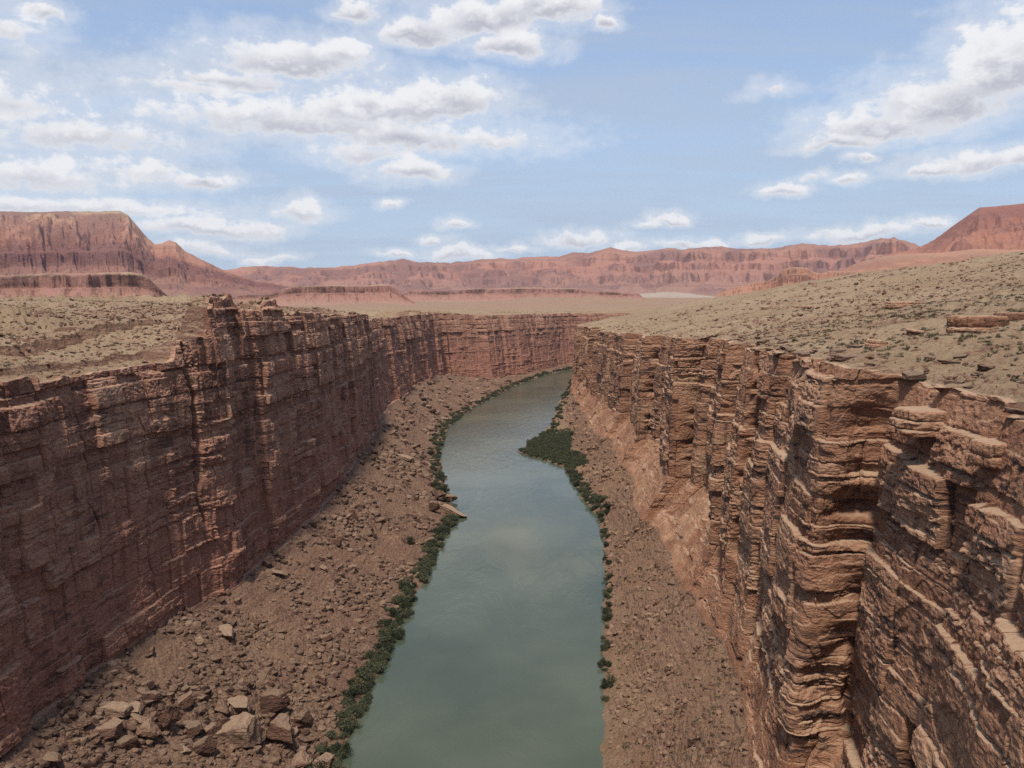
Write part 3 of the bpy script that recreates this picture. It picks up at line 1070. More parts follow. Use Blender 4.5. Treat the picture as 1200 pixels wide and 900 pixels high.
M_BUTTE = mountain_material('orange_rock', [(.0, (.37, .205, .14)), (.5, (.38, .20, .135)), (.75, (.32, .17, .12)), (1, (.38, .24, .165))], .05, (.40, .20, .13), .015)
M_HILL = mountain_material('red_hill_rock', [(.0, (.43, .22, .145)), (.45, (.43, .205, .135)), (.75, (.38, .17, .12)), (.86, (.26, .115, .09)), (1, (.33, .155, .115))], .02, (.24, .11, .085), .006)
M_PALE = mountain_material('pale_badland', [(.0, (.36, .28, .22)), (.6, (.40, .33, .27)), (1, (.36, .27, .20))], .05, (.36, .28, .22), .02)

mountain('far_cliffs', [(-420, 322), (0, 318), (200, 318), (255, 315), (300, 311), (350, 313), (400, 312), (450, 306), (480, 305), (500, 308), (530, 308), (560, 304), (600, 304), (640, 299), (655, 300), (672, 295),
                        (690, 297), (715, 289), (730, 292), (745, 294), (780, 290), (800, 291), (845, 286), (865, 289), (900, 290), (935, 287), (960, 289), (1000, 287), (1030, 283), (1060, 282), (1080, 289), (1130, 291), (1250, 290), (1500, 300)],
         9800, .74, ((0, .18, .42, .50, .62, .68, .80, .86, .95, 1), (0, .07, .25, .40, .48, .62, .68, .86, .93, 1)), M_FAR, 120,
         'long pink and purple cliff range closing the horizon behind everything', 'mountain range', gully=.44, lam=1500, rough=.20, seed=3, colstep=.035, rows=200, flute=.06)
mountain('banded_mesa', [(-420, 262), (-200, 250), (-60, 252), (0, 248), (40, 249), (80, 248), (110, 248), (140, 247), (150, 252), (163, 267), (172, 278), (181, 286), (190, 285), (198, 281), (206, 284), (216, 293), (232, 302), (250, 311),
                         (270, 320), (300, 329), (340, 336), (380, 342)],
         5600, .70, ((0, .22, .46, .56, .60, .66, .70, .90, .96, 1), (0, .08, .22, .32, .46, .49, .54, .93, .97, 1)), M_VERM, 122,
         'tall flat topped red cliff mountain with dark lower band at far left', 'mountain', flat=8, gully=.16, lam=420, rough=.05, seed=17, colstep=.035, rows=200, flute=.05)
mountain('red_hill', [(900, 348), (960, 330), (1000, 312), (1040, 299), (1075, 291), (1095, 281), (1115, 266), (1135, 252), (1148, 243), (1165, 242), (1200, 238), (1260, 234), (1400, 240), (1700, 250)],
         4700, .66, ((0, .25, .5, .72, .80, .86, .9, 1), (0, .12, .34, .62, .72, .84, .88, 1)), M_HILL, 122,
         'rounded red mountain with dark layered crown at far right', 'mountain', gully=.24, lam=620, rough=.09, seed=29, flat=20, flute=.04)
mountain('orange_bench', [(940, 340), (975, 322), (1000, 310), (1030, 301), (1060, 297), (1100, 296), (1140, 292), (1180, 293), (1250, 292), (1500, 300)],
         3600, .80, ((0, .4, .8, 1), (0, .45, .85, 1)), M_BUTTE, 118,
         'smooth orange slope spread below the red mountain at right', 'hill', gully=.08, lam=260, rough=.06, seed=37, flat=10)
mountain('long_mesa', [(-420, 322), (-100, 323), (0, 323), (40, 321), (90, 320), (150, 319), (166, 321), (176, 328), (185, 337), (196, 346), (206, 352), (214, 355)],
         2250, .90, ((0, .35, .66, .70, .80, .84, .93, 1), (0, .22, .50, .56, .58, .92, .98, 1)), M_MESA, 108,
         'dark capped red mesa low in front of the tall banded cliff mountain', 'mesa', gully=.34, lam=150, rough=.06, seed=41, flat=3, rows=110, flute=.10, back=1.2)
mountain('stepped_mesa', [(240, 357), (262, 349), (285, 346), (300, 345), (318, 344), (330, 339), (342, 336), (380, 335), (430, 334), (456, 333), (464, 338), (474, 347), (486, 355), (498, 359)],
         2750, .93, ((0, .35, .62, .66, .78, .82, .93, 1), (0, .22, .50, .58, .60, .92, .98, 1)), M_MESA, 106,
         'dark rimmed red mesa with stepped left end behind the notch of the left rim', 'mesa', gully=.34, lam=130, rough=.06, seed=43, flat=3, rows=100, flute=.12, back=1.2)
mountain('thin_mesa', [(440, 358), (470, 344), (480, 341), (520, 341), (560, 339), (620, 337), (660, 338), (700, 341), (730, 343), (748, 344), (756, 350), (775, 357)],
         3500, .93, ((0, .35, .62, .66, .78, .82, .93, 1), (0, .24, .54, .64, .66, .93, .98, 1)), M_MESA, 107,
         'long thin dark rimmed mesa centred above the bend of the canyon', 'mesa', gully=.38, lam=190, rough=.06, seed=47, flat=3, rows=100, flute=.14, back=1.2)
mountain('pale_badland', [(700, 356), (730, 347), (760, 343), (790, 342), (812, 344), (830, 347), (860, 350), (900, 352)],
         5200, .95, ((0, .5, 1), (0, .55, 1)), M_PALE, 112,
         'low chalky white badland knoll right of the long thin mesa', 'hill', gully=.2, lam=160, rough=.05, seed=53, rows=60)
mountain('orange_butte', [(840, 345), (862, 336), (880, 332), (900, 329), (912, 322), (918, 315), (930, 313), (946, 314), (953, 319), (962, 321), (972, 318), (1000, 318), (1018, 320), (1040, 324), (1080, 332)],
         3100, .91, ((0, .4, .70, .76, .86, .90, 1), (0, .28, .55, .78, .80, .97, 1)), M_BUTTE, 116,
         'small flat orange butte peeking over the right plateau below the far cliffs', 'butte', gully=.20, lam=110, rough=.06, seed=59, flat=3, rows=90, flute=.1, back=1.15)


# ------------------------------------------------------------------ stones
def ico(sub):
    import bmesh
    bm = bmesh.new()
    bmesh.ops.create_icosphere(bm, subdivisions=sub, radius=1)
    bm.verts.ensure_lookup_table()
    V = np.array([v.co[:] for v in bm.verts])
    F = np.array([[v.index for v in f.verts] for f in bm.faces])
    bm.free()
    return V, F


def boulder_shape(seed, sub=4, cuts=13, rough=.13, squash=(1, .85, .75), slab=False):
    r = np.random.default_rng(seed)
    V, F = ico(sub)
    V = V * 1.15
    if slab:
        V = V * 1.35
        Ns = np.array([(1, 0, 0), (-1, 0, 0), (0, 1, 0), (0, -1, 0), (0, 0, 1), (0, 0, -1)], float) + r.normal(0, .16, (6, 3))
        Cs = np.full(6, .78) + r.uniform(-.1, .1, 6)
        ex = r.normal(size=(5, 3)); Ns = np.concatenate([Ns, ex]); Cs = np.concatenate([Cs, r.uniform(.85, 1.05, 5)])
    else:
        Ns = r.normal(size=(cuts, 3)); Cs = r.uniform(.50, .95, cuts)
    for n, c in zip(Ns, Cs):
        n = n / np.linalg.norm(n)
        over = np.maximum(V @ n - c, 0)
        V = V - over[:, None] * n
    # bedding grooves
    zz = V[:, 2] * 4 + fbm(V[:, 0] * .8, V[:, 1] * .8, 2, seed)
    g = np.abs((zz % 1) - .5)
    V = V * (1 - .05 * np.exp(-(g / .10) ** 2))[:, None]
    nn = fbm(V[:, 0] * 1.5 + V[:, 2], V[:, 1] * 1.5 - V[:, 2], 5, seed + 3)
    V = V * (1 + rough * nn)[:, None]
    return V * np.array(squash), F


def boulder_mesh(seed, tone=None, **k):
    V, F = boulder_shape(seed, **k)
    me = new_mesh('boulder', V, F, {'bed': V[:, 2] * 3 + seed * 2.7, 'blk': np.full(len(V), (seed * .37) % 1 if tone is None else tone)})
    me.materials.append(M_BOULDER)
    return me


TONES = (.95, .5, .1, .75, .3, .15, .5, .12, .2, .45, .6, .6, .65, .5)
BOULDERS = [boulder_mesh(500 + i, TONES[i], slab=(i % 3 == 0)) for i in range(14)]
BOULDERS_LO = [boulder_mesh(600 + i, sub=3, slab=(i % 3 == 0)) for i in range(8)]

# where a photo pixel meets the built scree / rim surface
SURF = []
for Vw, k in ((WL[0], 'L'), (WR[0], 'R')):
    p = Vw.reshape(-1, 3)
    px, dep = project(p)
    ok = (p[:, 1] > 60) & (px[:, 0] > -60) & (px[:, 0] < 1260) & (px[:, 1] < 960) & (p[:, 2] > -.5)
    SURF.append((p[ok], px[ok], dep[ok]))
SP = np.concatenate([a[0] for a in SURF]); SPX = np.concatenate([a[1] for a in SURF]); SD = np.concatenate([a[2] for a in SURF])


def hit(px, py):
    d2 = (SPX[:, 0] - px) ** 2 + (SPX[:, 1] - py) ** 2
    m = d2 < 9
    if not m.any():
        m = d2 <= d2.min() + 1e-6
    idx = np.nonzero(m)[0]
    return SP[idx[np.argmin(SD[idx])]]


def place_boulder(name, px, py, wpx, seed, label, cat='boulder', group=None, mesh=None, sq=(1, 1, 1), rz=None, tilt=(0, 0), sink=.3):
    p = hit(px, py)
    dist = math.hypot(p[1], CAM_Z - p[2])
    size = wpx / FPX * dist / 2 * .76
    o = link(name, mesh or BOULDERS[seed % len(BOULDERS)], None, label, cat, group)
    o.location = (p[0], p[1], p[2] + size * sq[2] * (.75 - sink))
    o.scale = (size * sq[0], size * sq[1], size * sq[2])
    o.rotation_euler = (R(tilt[0]), R(tilt[1]), rz if rz is not None else seed * 1.7)
    return o


ROCKS = [
    (286, 868, 56, 0, 'biggest pale cream boulder with a crack, low in the left rock pile', (.9, 1, 1.25), (8, -14)),
    (332, 866, 58, 1, 'large reddish striped boulder right of the pale cream one', (1, 1, 1.1), (0, 24)),
    (319, 828, 46, 2, 'dark brown boulder overhanging behind the reddish striped boulder', (1, 1, .9), (15, 10)),
    (280, 833, 40, 3, 'flat topped tan boulder directly behind the biggest pale boulder', (1, 1, .9), (5, 5)),
    (258, 832, 30, 4, 'dusky boulder at the upper edge of the rock pile beside the tan one', (1, 1, .9), (20, 5)),
    (260, 852, 32, 5, 'shadowy blocky boulder left of the biggest pale boulder', (1, 1, 1), (-10, 16)),
    (246, 857, 20, 6, 'small round brown boulder squeezed among the central pile', (1, 1, 1), (0, 0)),
    (226, 860, 38, 7, 'dark angular boulder in the middle of the left rock pile', (1, 1, 1), (25, 10)),
    (241, 878, 36, 8, 'dark pointed boulder below the middle of the rock pile', (1, 1, 1.1), (5, -25)),
    (197, 849, 38, 9, 'leaning rectangular brown block with flat face in the rock pile', (1.2, .8, .8), (10, 35)),
    (178, 862, 36, 10, 'squarish layered boulder standing below the leaning block', (1, 1, 1.05), (0, 4)),
    (166, 845, 28, 11, 'slab boulder tilted behind the squarish layered boulder', (1.3, .8, .6), (0, 25)),
    (132, 860, 32, 12, 'cube shaped reddish boulder at the left side of the rock pile', (1, 1, 1.05), (0, 8)),
    (140, 834, 32, 0, 'wide pale block at the upper left of the rock pile', (1.3, 1, .8), (0, 4)),
    (161, 832, 24, 3, 'small striped block beside the wide pale block', (1, 1, .9), (10, 20)),
    (220, 825, 28, 6, 'smooth tan boulder alone above the rock pile', (1.1, .9, .8), (0, 10)),
    (202, 817, 13, 9, 'little bright cube shaped stone above the rock pile', (1, 1, 1.1), (0, 10)),
    (177, 818, 26, 2, 'dark split rock above the left half of the rock pile', (1.2, .9, .8), (12, 0)),
    (154, 874, 34, 5, 'dark crumbling boulder at the bottom of the rock pile', (1, 1, .9), (20, 0)),
    (356, 843, 30, 8, 'rounded brown boulder right of the reddish striped boulder', (1.2, 1, .8), (0, 0)),
    (357, 893, 30, 10, 'pinkish flat boulder by the bushes at the bottom edge', (1.2, 1, .7), (0, 10)),
    (381, 896, 30, 12, 'pinkish wedge boulder nearest the water at the bottom edge', (1.2, 1, .9), (0, 18)),
    (100, 848, 20, 7, 'lone brown rock left of the cube shaped boulder', (1, 1, .8), (0, 0)),
    (60, 892, 30, 4, 'half buried rock in the bottom left corner of the slope', (1.2, 1, .7), (0, 0)),
    (378, 798, 24, 1, 'upright tan slab near the bushes above the rock pile', (.8, 1, 1.2), (10, 20)),
    (268, 742, 30, 3, 'jagged pale rock under the foot of the left cliff', (1.2, .9, .7), (0, 12)),
    (383, 747, 18, 6, 'pale slab stone midway down the left slope near the bushes', (1.5, 1, .6), (10, 0)),
    (325, 671, 24, 11, 'light slab lying across the upper middle of the left slope', (1.5, .8, .5), (0, 10)),
    (475, 535, 20, 0, 'broad pale slab high on the far part of the left slope', (1.4, 1, .5), (0, 16)),
]
for px, py, wpx, sd, lb, sq, tl in ROCKS:
    place_boulder('boulder', px, py, wpx, sd, lb, 'boulder', 'boulders on the left slope', sq=sq, tilt=tl)
# rock fall reaching into the water
place_boulder('rock_slab', 529, 601, 38, 3, 'big pale tilted slab sliding into the river from the left bank', 'boulder', 'rock fall at the left bank', sq=(1.2, .55, .42), rz=R(-38), tilt=(0, 20), sink=.0)
place_boulder('boulder', 514, 583, 26, 7, 'brown block perched behind the tilted slab on the left bank', 'boulder', 'rock fall at the left bank', sq=(1.1, 1, .9), sink=.0)
place_boulder('boulder', 528, 586, 22, 4, 'narrow rock lying between the brown block and the water', 'boulder', 'rock fall at the left bank', sq=(1.3, .7, .8), sink=.0)
place_boulder('boulder', 539, 580, 12, 9, 'small stone standing out in the river past the tilted slab', 'boulder', 'rock fall at the left bank', sink=-.1)
place_boulder('boulder', 507, 596, 20, 2, 'reddish rock uphill of the tilted slab on the left bank', 'boulder', 'rock fall at the left bank', sink=.0)
place_boulder('rock_slab', 676, 590, 9, 5, 'tiny flat pale rock in the water by the right bank bushes', 'rock', sq=(1.5, .8, .3))

# scattered loose boulders, the same object copied
rs = np.random.default_rng(77)


def scree_pts(Wd, n, ymin, ymax, bias=1.0, tlo=.15):
    V, nScr = Wd[0], Wd[1]
    rws = rs.integers(int(nScr * tlo), nScr, n * 4); cls = rs.integers(0, V.shape[1], n * 4)
    p = V[rws, cls]
    ok = (p[:, 1] > ymin) & (p[:, 1] < ymax) & (p[:, 2] > .4)
    return p[ok][:n]


for k, (Wd, lb, gp, cnt) in enumerate(((WL, 'loose brown boulder strewn over the left scree slope', 'boulders strewn over the left slope', 150),
                                       (WR, 'loose rusty boulder strewn over the right scree slope', 'boulders strewn over the right slope', 70))):
    for i, p in enumerate(scree_pts(Wd, cnt, 200, 620)):
        size = (.9 + 1.5 * rs.random() ** 3) * (1 if k == 0 else .8)
        o = link('boulder', BOULDERS_LO[i % 8], None, lb, 'boulder', gp)
        o.location = (p[0], p[1], p[2] + size * .3)
        sx, sy, sz = rs.uniform(.8, 1.3), rs.uniform(.7, 1.1), rs.uniform(.55, .95)
        o.scale = (size * sx, size * sy, size * sz)
        o.rotation_euler = (rs.uniform(-.5, .5), rs.uniform(-.5, .5), rs.uniform(0, 6.28))


def tile(Vb, Fb, P, SC, seed, squash=(.6, 1.0), upright=False):
    """many copies of one small mesh merged into arrays"""
    r = np.random.default_rng(seed)
    n = len(P)
    a = r.uniform(0, 2 * np.pi, n); ca, sa = np.cos(a)[:, None], np.sin(a)[:, None]
    V = Vb[None] * SC[:, None, None] * np.stack([r.uniform(.8, 1.3, n), r.uniform(.8, 1.2, n), r.uniform(*squash, n)], 1)[:, None, :]
    if not upright:
        b = r.uniform(-.6, .6, n)[:, None]
        x, z = V[..., 0] * np.cos(b) - V[..., 2] * np.sin(b), V[..., 0] * np.sin(b) + V[..., 2] * np.cos(b)
        V[..., 0], V[..., 2] = x, z
    x, y = V[..., 0] * ca - V[..., 1] * sa, V[..., 0] * sa + V[..., 1] * ca
    V[..., 0], V[..., 1] = x, y
    V = V + P[:, None, :]
    F = Fb[None] + (np.arange(n) * len(Vb))[:, None, None]
    return V.reshape(-1, 3), F.reshape(-1, Fb.shape[1])


def rubble(name, P, lo, hi, pw, seed, mat):
    Vs, Fs, bd, bk = [], [], [], []
    n0 = 0
    r = np.random.default_rng(seed)
    parts = np.array_split(np.arange(len(P)), 6)
    for i, ix in enumerate(parts):
        Vb, Fb = boulder_shape(900 + i, sub=1, cuts=7, rough=.1)
        sc = lo + (hi - lo) * r.random(len(ix)) ** pw
        sc = sc * np.clip(P[ix, 1] / 380, .8, 2.2)
        V, F = tile(Vb, Fb, P[ix], sc, seed + i)
        Vs.append(V); Fs.append(F + n0); n0 += len(V)
        rv = np.repeat(r.random(len(ix)), len(Vb))
        bd.append(rv * 40); bk.append(rv)
    me = new_mesh(name, np.concatenate(Vs), np.concatenate(Fs), {'bed': np.concatenate(bd), 'blk': np.concatenate(bk)})
    return link(name, me, mat, kind='stuff')


def dense_scree(Wd, n, ymin, ymax, seed):
    p = scree_pts(Wd, n, ymin, ymax, tlo=.10)
    # patches of coarse rock
    m = fbm(p[:, 0] / 24, p[:, 1] / 24, 3, seed) * 1.5 + rs.random(len(p)) * .9 > .35
    return p[m]


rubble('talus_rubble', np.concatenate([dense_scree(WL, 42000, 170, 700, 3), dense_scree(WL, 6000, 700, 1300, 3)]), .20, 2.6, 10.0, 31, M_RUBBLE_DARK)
pile = WL[0][int(WL[1] * .25):WL[1]].reshape(-1, 3)
_pp, _ = project(pile)
pile = pile[(_pp[:, 0] > 90) & (_pp[:, 0] < 395) & (_pp[:, 1] > 800) & (_pp[:, 1] < 905)]
pile = pile[rs.choice(len(pile), 620)]
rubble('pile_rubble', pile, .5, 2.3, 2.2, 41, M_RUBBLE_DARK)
rubble('talus_rubble', np.concatenate([dense_scree(WR, 22000, 150, 700, 5), dense_scree(WR, 4000, 700, 1300, 3)]), .20, 1.8, 10.0, 32, M_RUBBLE)


# ------------------------------------------------------------------ plants
def shrub_mesh(name, seed, n, leaf, mat, flat=.8, lobes=5, stem=True):
    r = np.random.default_rng(seed)
    c = np.concatenate([r.normal(0, .45, (lobes, 2)), r.uniform(.3, .8, (lobes, 1)) * flat], 1)
    rad = r.uniform(.32, .55, lobes)
    k = r.integers(0, lobes, n)
    dirs = r.normal(size=(n, 3)); dirs /= np.linalg.norm(dirs, axis=1)[:, None]
    p = c[k] + dirs * (rad[k] * r.random(n) ** .4)[:, None] * np.array([1, 1, flat])
    p[:, 2] = np.abs(p[:, 2])
    a = r.normal(size=(n, 3)); a /= np.linalg.norm(a, axis=1)[:, None]
    b = np.cross(a, r.normal(size=(n, 3))); b /= np.linalg.norm(b, axis=1)[:, None]
    s = leaf * r.uniform(.6, 1.4, n)[:, None]
    V = np.stack([p - a * s, p + b * s * .55, p + a * s, p - b * s * .55], 1).reshape(-1, 3)
    F = np.arange(4 * n).reshape(n, 4)
    if stem:
        vs, fs = [V], [F]
        base = len(V)
        for i in range(lobes):
            q = c[i] * np.array([.9, .9, 1])
            w = .035
            sv = np.array([(-w, 0, -.15), (w, 0, -.15), (q[0] + w * .3, q[1], q[2]), (q[0] - w * .3, q[1], q[2]),
                           (0, -w, -.15), (0, w, -.15), (q[0], q[1] + w * .3, q[2]), (q[0], q[1] - w * .3, q[2])])
            vs.append(sv); fs.append(np.array([[0, 1, 2, 3], [4, 5, 6, 7]]) + base)
            base += 8
        V = np.concatenate(vs); F = np.concatenate(fs)
    me = new_mesh(name, V, F)
    me.materials.append(mat)
    return me


BUSH = [shrub_mesh('riverside_bush', 40 + i, 1100, .075, M_TAMARISK, 1.0, 9) for i in range(7)]
SAGE = [shrub_mesh('sagebrush', 60 + i, 70, .20, M_SAGE, .75, 4) for i in range(6)]


def edge_at(Wd, y):
    G = Wd[3]
    i = np.argmin(np.abs(G[:, 1] - y) + np.where(G[:, 8] > 150, 999, 0))
    return G[i]


def bank_pts(Wd, y0, y1, n, w0, w1, seed):
    """positions along the bank: w0..w1 metres up from the waterline"""
    V, nScr = Wd[0], Wd[1]
    r = np.random.default_rng(seed)
    e = V[1]
    cand = np.nonzero((e[:, 1] > y0) & (e[:, 1] < y1) & (e[:, 0] < 330))[0]
    # even along the bank
    arc = np.concatenate([[0], np.cumsum(np.hypot(*np.diff(e[cand, :2], axis=0).T))])
    tgt = r.uniform(0, arc[-1], n)
    ci = cand[np.clip(np.searchsorted(arc, tgt), 0, len(cand) - 1)]
    wd = r.uniform(w0, w1, n)
    out = []
    for c, w in zip(ci, wd):
        col = V[:nScr, c]
        dd = np.hypot(col[:, 0] - e[c, 0], col[:, 1] - e[c, 1])
        j = np.argmin(np.abs(dd[1:] - w)) + 1
        out.append(col[j])
    return np.array(out)


def bush_row(pts, lb, gp, lo, hi, seed):
    r = np.random.default_rng(seed)
    for i, p in enumerate(pts):
        s_ = r.uniform(lo, hi)
        o = link('riverside_bush', BUSH[i % 7], None, lb, 'bush', gp)
        o.location = (p[0], p[1], max(p[2], .1) - .25)
        o.scale = (s_ * r.uniform(.85, 1.25), s_ * r.uniform(.85, 1.25), s_ * r.uniform(.75, 1.1))
        o.rotation_euler = (0, 0, r.uniform(0, 6.28))


bush_row(bank_pts(WL, 225, 330, 46, -.3, 6.5, 1), 'dark green bush in the near thicket along the left bank', 'bushes of the near left bank', 1.8, 3.4, 1)
bush_row(bank_pts(WL, 330, 500, 70, .5, 7, 2), 'dark green bush lining the middle stretch of the left bank', 'bushes of the middle left bank', 1.9, 3.4, 2)
bush_row(bank_pts(WL, 560, 720, 55, .5, 10, 3), 'dark green bush upstream of the rock fall on the left bank', 'bushes upstream of the rock fall', 2.2, 3.8, 3)
bush_row(bank_pts(WR, 655, 800, 60, 1, 40, 4), 'dark green bush crowding the vegetated point of the right bank', 'bushes on the right bank point', 2.0, 3.6, 4)
bush_row(bank_pts(WR, 500, 640, 30, .3, 6, 5), 'dark bush below the point on the right bank', 'bushes below the right bank point', 2.2, 3.8, 5)
bush_row(bank_pts(WR, 270, 500, 48, -.3, 2.6, 6), 'small dark bush hugging the near right waterline', 'bushes at the near right waterline', 1.4, 2.6, 6)
p_ = hit(478, 634)
o_ = link('riverside_bush', BUSH[2], None, 'single round dark bush standing apart on the left slope', 'bush')
o_.location = p_; o_.scale = (3.2, 3.2, 3.0)
p_ = hit(541, 577)
o_ = link('riverside_bush', BUSH[4], None, 'lone bush on the rock tip of the left rock fall', 'bush')
o_.location = p_ + np.array([0, 0, .4]); o_.scale = (2.2, 2.2, 2.6)


def thicket(name, pts, lo, hi, seed, bases, mat):
    r = np.random.default_rng(seed)
    Vs, Fs, n0 = [], [], 0
    for i, ix in enumerate(np.array_split(np.arange(len(pts)), len(bases))):
        me = bases[i]
        Vb = np.empty(len(me.vertices) * 3, np.float32); me.vertices.foreach_get('co', Vb); Vb = Vb.reshape(-1, 3)
        Fb = np.empty(len(me.loops), np.int32); me.loops.foreach_get('vertex_index', Fb); Fb = Fb.reshape(-1, 4)
        V, F = tile(Vb, Fb, pts[ix], r.uniform(lo, hi, len(ix)), seed + i, (.7, 1.05), True)
        Vs.append(V); Fs.append(F + n0); n0 += len(V)
    return link(name, new_mesh(name, np.concatenate(Vs), np.concatenate(Fs)), mat, kind='stuff')


_sp = bank_pts(WR, 650, 830, 900, .5, 46, 8); _sp = _sp[_sp[:, 2] < 3.4]
far_pts = np.concatenate([bank_pts(WL, 720, 1660, 520, .2, 10, 7), _sp, bank_pts(WR, 800, 1400, 190, .5, 12, 9),
                          bank_pts(WL, 215, 560, 120, -.5, 4, 10), bank_pts(WR, 505, 660, 60, .3, 7, 11)])
thicket('bank_thicket', far_pts, 1.1, 3.5, 21, BUSH, M_TAMARISK)

# desert scrub: the nearest on the right rim one by one, the rest as one cover
rs2 = np.random.default_rng(5)


def scrub_pts(n, x0, x1, y0, y1, dmin, dmax=1e9, clump=True):
    x = rs2.uniform(x0, x1, n); y = rs2.uniform(y0, y1, n)
    d = bil(f_d, x, y)
    m = (d > dmin) & (d < dmax)
    if clump:
        m &= fbm(x / 35, y / 35, 3, 71) + rs2.random(n) * 1.1 > .35
    x, y = x[m], y[m]
    return np.stack([x, y, zplat(x, y)], 1)


near = scrub_pts(3200, 70, 210, 95, 330, 9)
nb = near[np.argsort(np.hypot(near[:, 0], near[:, 1]))]
ppx, _ = project(nb)
nb = nb[(ppx[:, 0] < 1215)]
for i, p in enumerate(nb[:280]):
    s_ = .45 + .65 * rs2.random() ** 2
    o = link('sagebrush', SAGE[i % 6], None, 'small olive sagebrush clump dotting the near right plateau', 'shrub', 'sagebrush on the near right plateau')
    o.location = (p[0], p[1], p[2] - .05); o.scale = (s_ * 1.2, s_ * 1.1, s_); o.rotation_euler = (0, 0, rs2.uniform(0, 6.28))
fan = scree_pts(WR, 9000, 120, 520, tlo=.2); fan = fan[fbm(fan[:, 0] / 14, fan[:, 1] / 14, 3, 88) + rs.random(len(fan)) > .35]
rest = np.concatenate([nb[280:], fan[:1300], scrub_pts(9000, 70, 420, 180, 620, 6), scrub_pts(8500, 100, 800, 500, 1350, 6), scrub_pts(7000, -420, -115, 180, 700, 5), scrub_pts(2500, -700, -120, 600, 1300, 5)])
thicket('desert_scrub', rest[:, :3], .28, .85, 33, SAGE, M_SAGE)
st_pts = np.concatenate([scrub_pts(7000, 66, 260, 90, 420, 3), scrub_pts(9000, 100, 500, 300, 900, 4), scrub_pts(9000, -330, -112, 170, 520, 2)])
st_pts[:, 1] = st_pts[:, 1]
st_pts = np.concatenate([st_pts, scrub_pts(9000, 60, 200, 90, 520, 2.5, 26), scrub_pts(30000, -300, -105, 170, 640, 2.5, 90, False), scrub_pts(14000, 90, 420, 150, 520, 20, 150)])
rubble('desert_stones', st_pts, .18, 1.5, 7, 35, M_RUBBLE)


# ------------------------------------------------------------------ outcrops on the right rim
rim_rocks = scrub_pts(2600, 62, 130, 98, 330, 1.0, 15, False)
for i, p in enumerate(rim_rocks[:70]):
    size = .8 + 1.5 * rs2.random() ** 2
    o = link('rock_slab', BOULDERS_LO[(i % 3) * 3], None, 'flat weathered rock slab lying along the near right rim', 'rock', 'rock slabs along the near right rim', 'thing')
    o.location = (p[0], p[1], p[2] + .1)
    o.scale = (size * rs2.uniform(.9, 1.5), size * rs2.uniform(.7, 1.1), size * rs2.uniform(.25, .5))
    o.rotation_euler = (rs2.uniform(-.15, .15), rs2.uniform(-.15, .15), rs2.uniform(0, 6.28))
def outcrop(px, py, wpx, layers, seed, label, depth=.8, hgt=1.0, rz=0.0, tilt=0.0, lift=0.0, dy=0.0):
    """a stack of weathered beds, one mesh"""
    p = hit(px, py) if py > 395 or px < 600 else None
    if p is None:
        d = ray(px, py); tt = 60.0
        q = np.array([0, 0, CAM_Z])
        while tt < 2500:
            q = np.array([0, 0, CAM_Z]) + d * tt
            if q[2] < zplat(np.array([q[0]]), np.array([q[1]]))[0]:
                break
            tt += .5
        p = q
    dist = math.hypot(p[1], CAM_Z - p[2])
    p = p + np.array([0, dy, 0])
    w = wpx / FPX * dist / 2
    r = np.random.default_rng(seed)
    Vs, Fs, bd, bk = [], [], [], []
    n0 = 0; z = -1.6
    nA, nZ = 120, 10
    for i in range(layers):
        th = r.uniform(.35, 1.3) * hgt
        ex = r.uniform(.82, 1.06)
        a = np.linspace(0, 2 * np.pi, nA, endpoint=False)
        ca, sa = np.cos(a), np.sin(a)
        sq = 1 / (np.abs(ca) ** 5 + np.abs(sa) ** 5) ** .2
        prof = np.concatenate([np.linspace(0, 1, nZ)])
        ring = []
        for k, f in enumerate(prof):
            rr = sq * ex * (1 - .09 * np.abs(2 * f - 1) ** 4) * (1 + .12 * fbm(a * 1.2 + i * .5, np.full(nA, seed * 1.3 + i * .35), 4, seed) + .05 * fbm(a * 6, np.full(nA, f * 1.5 + i * 3.0), 3, seed + 2))
            # vertical joints
            ja = (a * 2.2 + h1(i, seed) * 6) % 1.0
            rr = rr * (1 - .07 * np.exp(-((np.minimum(ja, 1 - ja)) / .035) ** 2))
            ring.append(np.stack([rr * ca * w, rr * sa * w * depth, np.full(nA, z + f * th) + .10 * fbm(a * 3, np.full(nA, f + i), 2, seed + 4)], 1))
        c0 = ring[0].mean(0); c1 = ring[-1].mean(0)
        # cap rings
        caps = [c1 + (ring[-1] - c1) * k + np.array([0, 0, .06 * (1 - k)]) + np.stack([0 * a, 0 * a, .12 * fbm(ca * 3 * k, sa * 3 * k, 3, seed + i)], 1) for k in (.75, .5, .25, .02)]
        ring = ring + caps
        V = np.concatenate(ring)
        nr = len(ring)
        ii = np.arange(nr - 1)[:, None] * nA; jj = np.arange(nA)[None, :]; j2 = (jj + 1) % nA
        F = np.stack([ii + jj, ii + j2, ii + nA + j2, ii + nA + jj], -1).reshape(-1, 4)
        V[:, 0] += r.uniform(-.06, .06) * w; V[:, 1] += r.uniform(-.05, .05) * w
        Vs.append(V); Fs.append(F + n0); n0 += len(V)
        bd.append(V[:, 2] * 1.0 + seed + p[2]); bk.append(np.full(len(V), r.random()))
        z += th * .985
    me = new_mesh('rock_outcrop', np.concatenate(Vs), np.concatenate(Fs), {'bed': np.concatenate(bd), 'blk': np.concatenate(bk)})
    o = link('rock_outcrop', me, M_CLIFF_R, label, 'rock outcrop')
    o.location = (p[0], p[1], p[2] + lift)
    o.rotation_euler = (R(tilt), R(tilt * .6), rz)
    return o


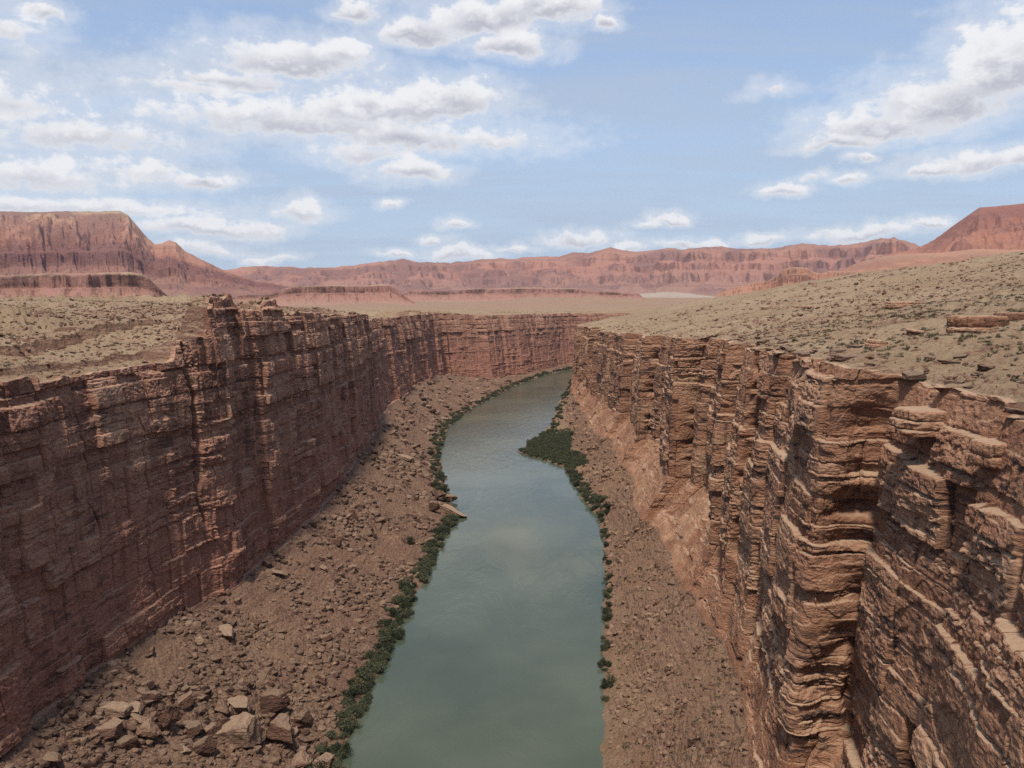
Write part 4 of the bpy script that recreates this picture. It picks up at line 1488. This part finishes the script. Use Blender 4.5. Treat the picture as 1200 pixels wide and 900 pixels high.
outcrop(1145, 384, 64, 4, 3, 'big layered brown outcrop with overhanging cap near the right edge', .8, 2.1, 0, 0, -2.2)
outcrop(1060, 358, 40, 3, 5, 'thin dark ledge outcrop halfway up the right slope', .6, 1.2)
outcrop(1075, 392, 34, 3, 7, 'tilted pale slab rock left of the big layered outcrop', .5, 1.0, .5, 8)
outcrop(1026, 405, 36, 3, 9, 'low broken rock rib just above the right rim', .5, 1.1, .7, 6)
outcrop(958, 358, 60, 2, 11, 'long low ledge far back on the right plateau', .35, .8)
outcrop(905, 360, 26, 2, 13, 'short dark ledge left of the long low ledge on the plateau', .5, .8)
outcrop(1190, 374, 40, 3, 15, 'brown outcrop cut off by the right edge of the view', .8, 2.0, 0, 0, -2.0)
outcrop(1016, 440, 62, 5, 17, 'flat topped layered cap rock crowning the tall right buttress', .75, .62, .1, 0, -1.6, 5.5)
outcrop(1105, 476, 96, 3, 19, 'wide yellowish overhanging ledge block right of the buttress cap', .6, 1.5, .15, 0, -3.6, 3.0)
outcrop(1180, 515, 60, 2, 21, 'rounded sandstone ledge on the rim at the right edge', .8, 1.5, .2, 0, -2.6, 2.0)
outcrop(30, 366, 26, 2, 23, 'dark low outcrop on the left plateau near the left edge', .5, .9)

# ------------------------------------------------------------------ haze
hz = 15800.0
V = np.array([(x, y, z) for x in (-hz, hz) for y in (-hz, hz) for z in (-25, 1150)], float)
F = np.array([(0, 1, 3, 2), (4, 6, 7, 5), (0, 4, 5, 1), (2, 3, 7, 6), (0, 2, 6, 4), (1, 5, 7, 3)])
mh = bpy.data.materials.new('haze')
mh.use_nodes = True
nt = mh.node_tree
nt.nodes.remove(nt.nodes['Principled BSDF'])
pv = nt.nodes.new('ShaderNodeVolumePrincipled')
pv.inputs['Color'].default_value = (.72, .82, 1.0, 1)
pv.inputs['Density'].default_value = 1.5e-5
pv.inputs['Anisotropy'].default_value = .2
nt.links.new(pv.outputs[0], nt.nodes['Material Output'].inputs['Volume'])
link('haze', new_mesh('haze', V, F), mh, kind='stuff')
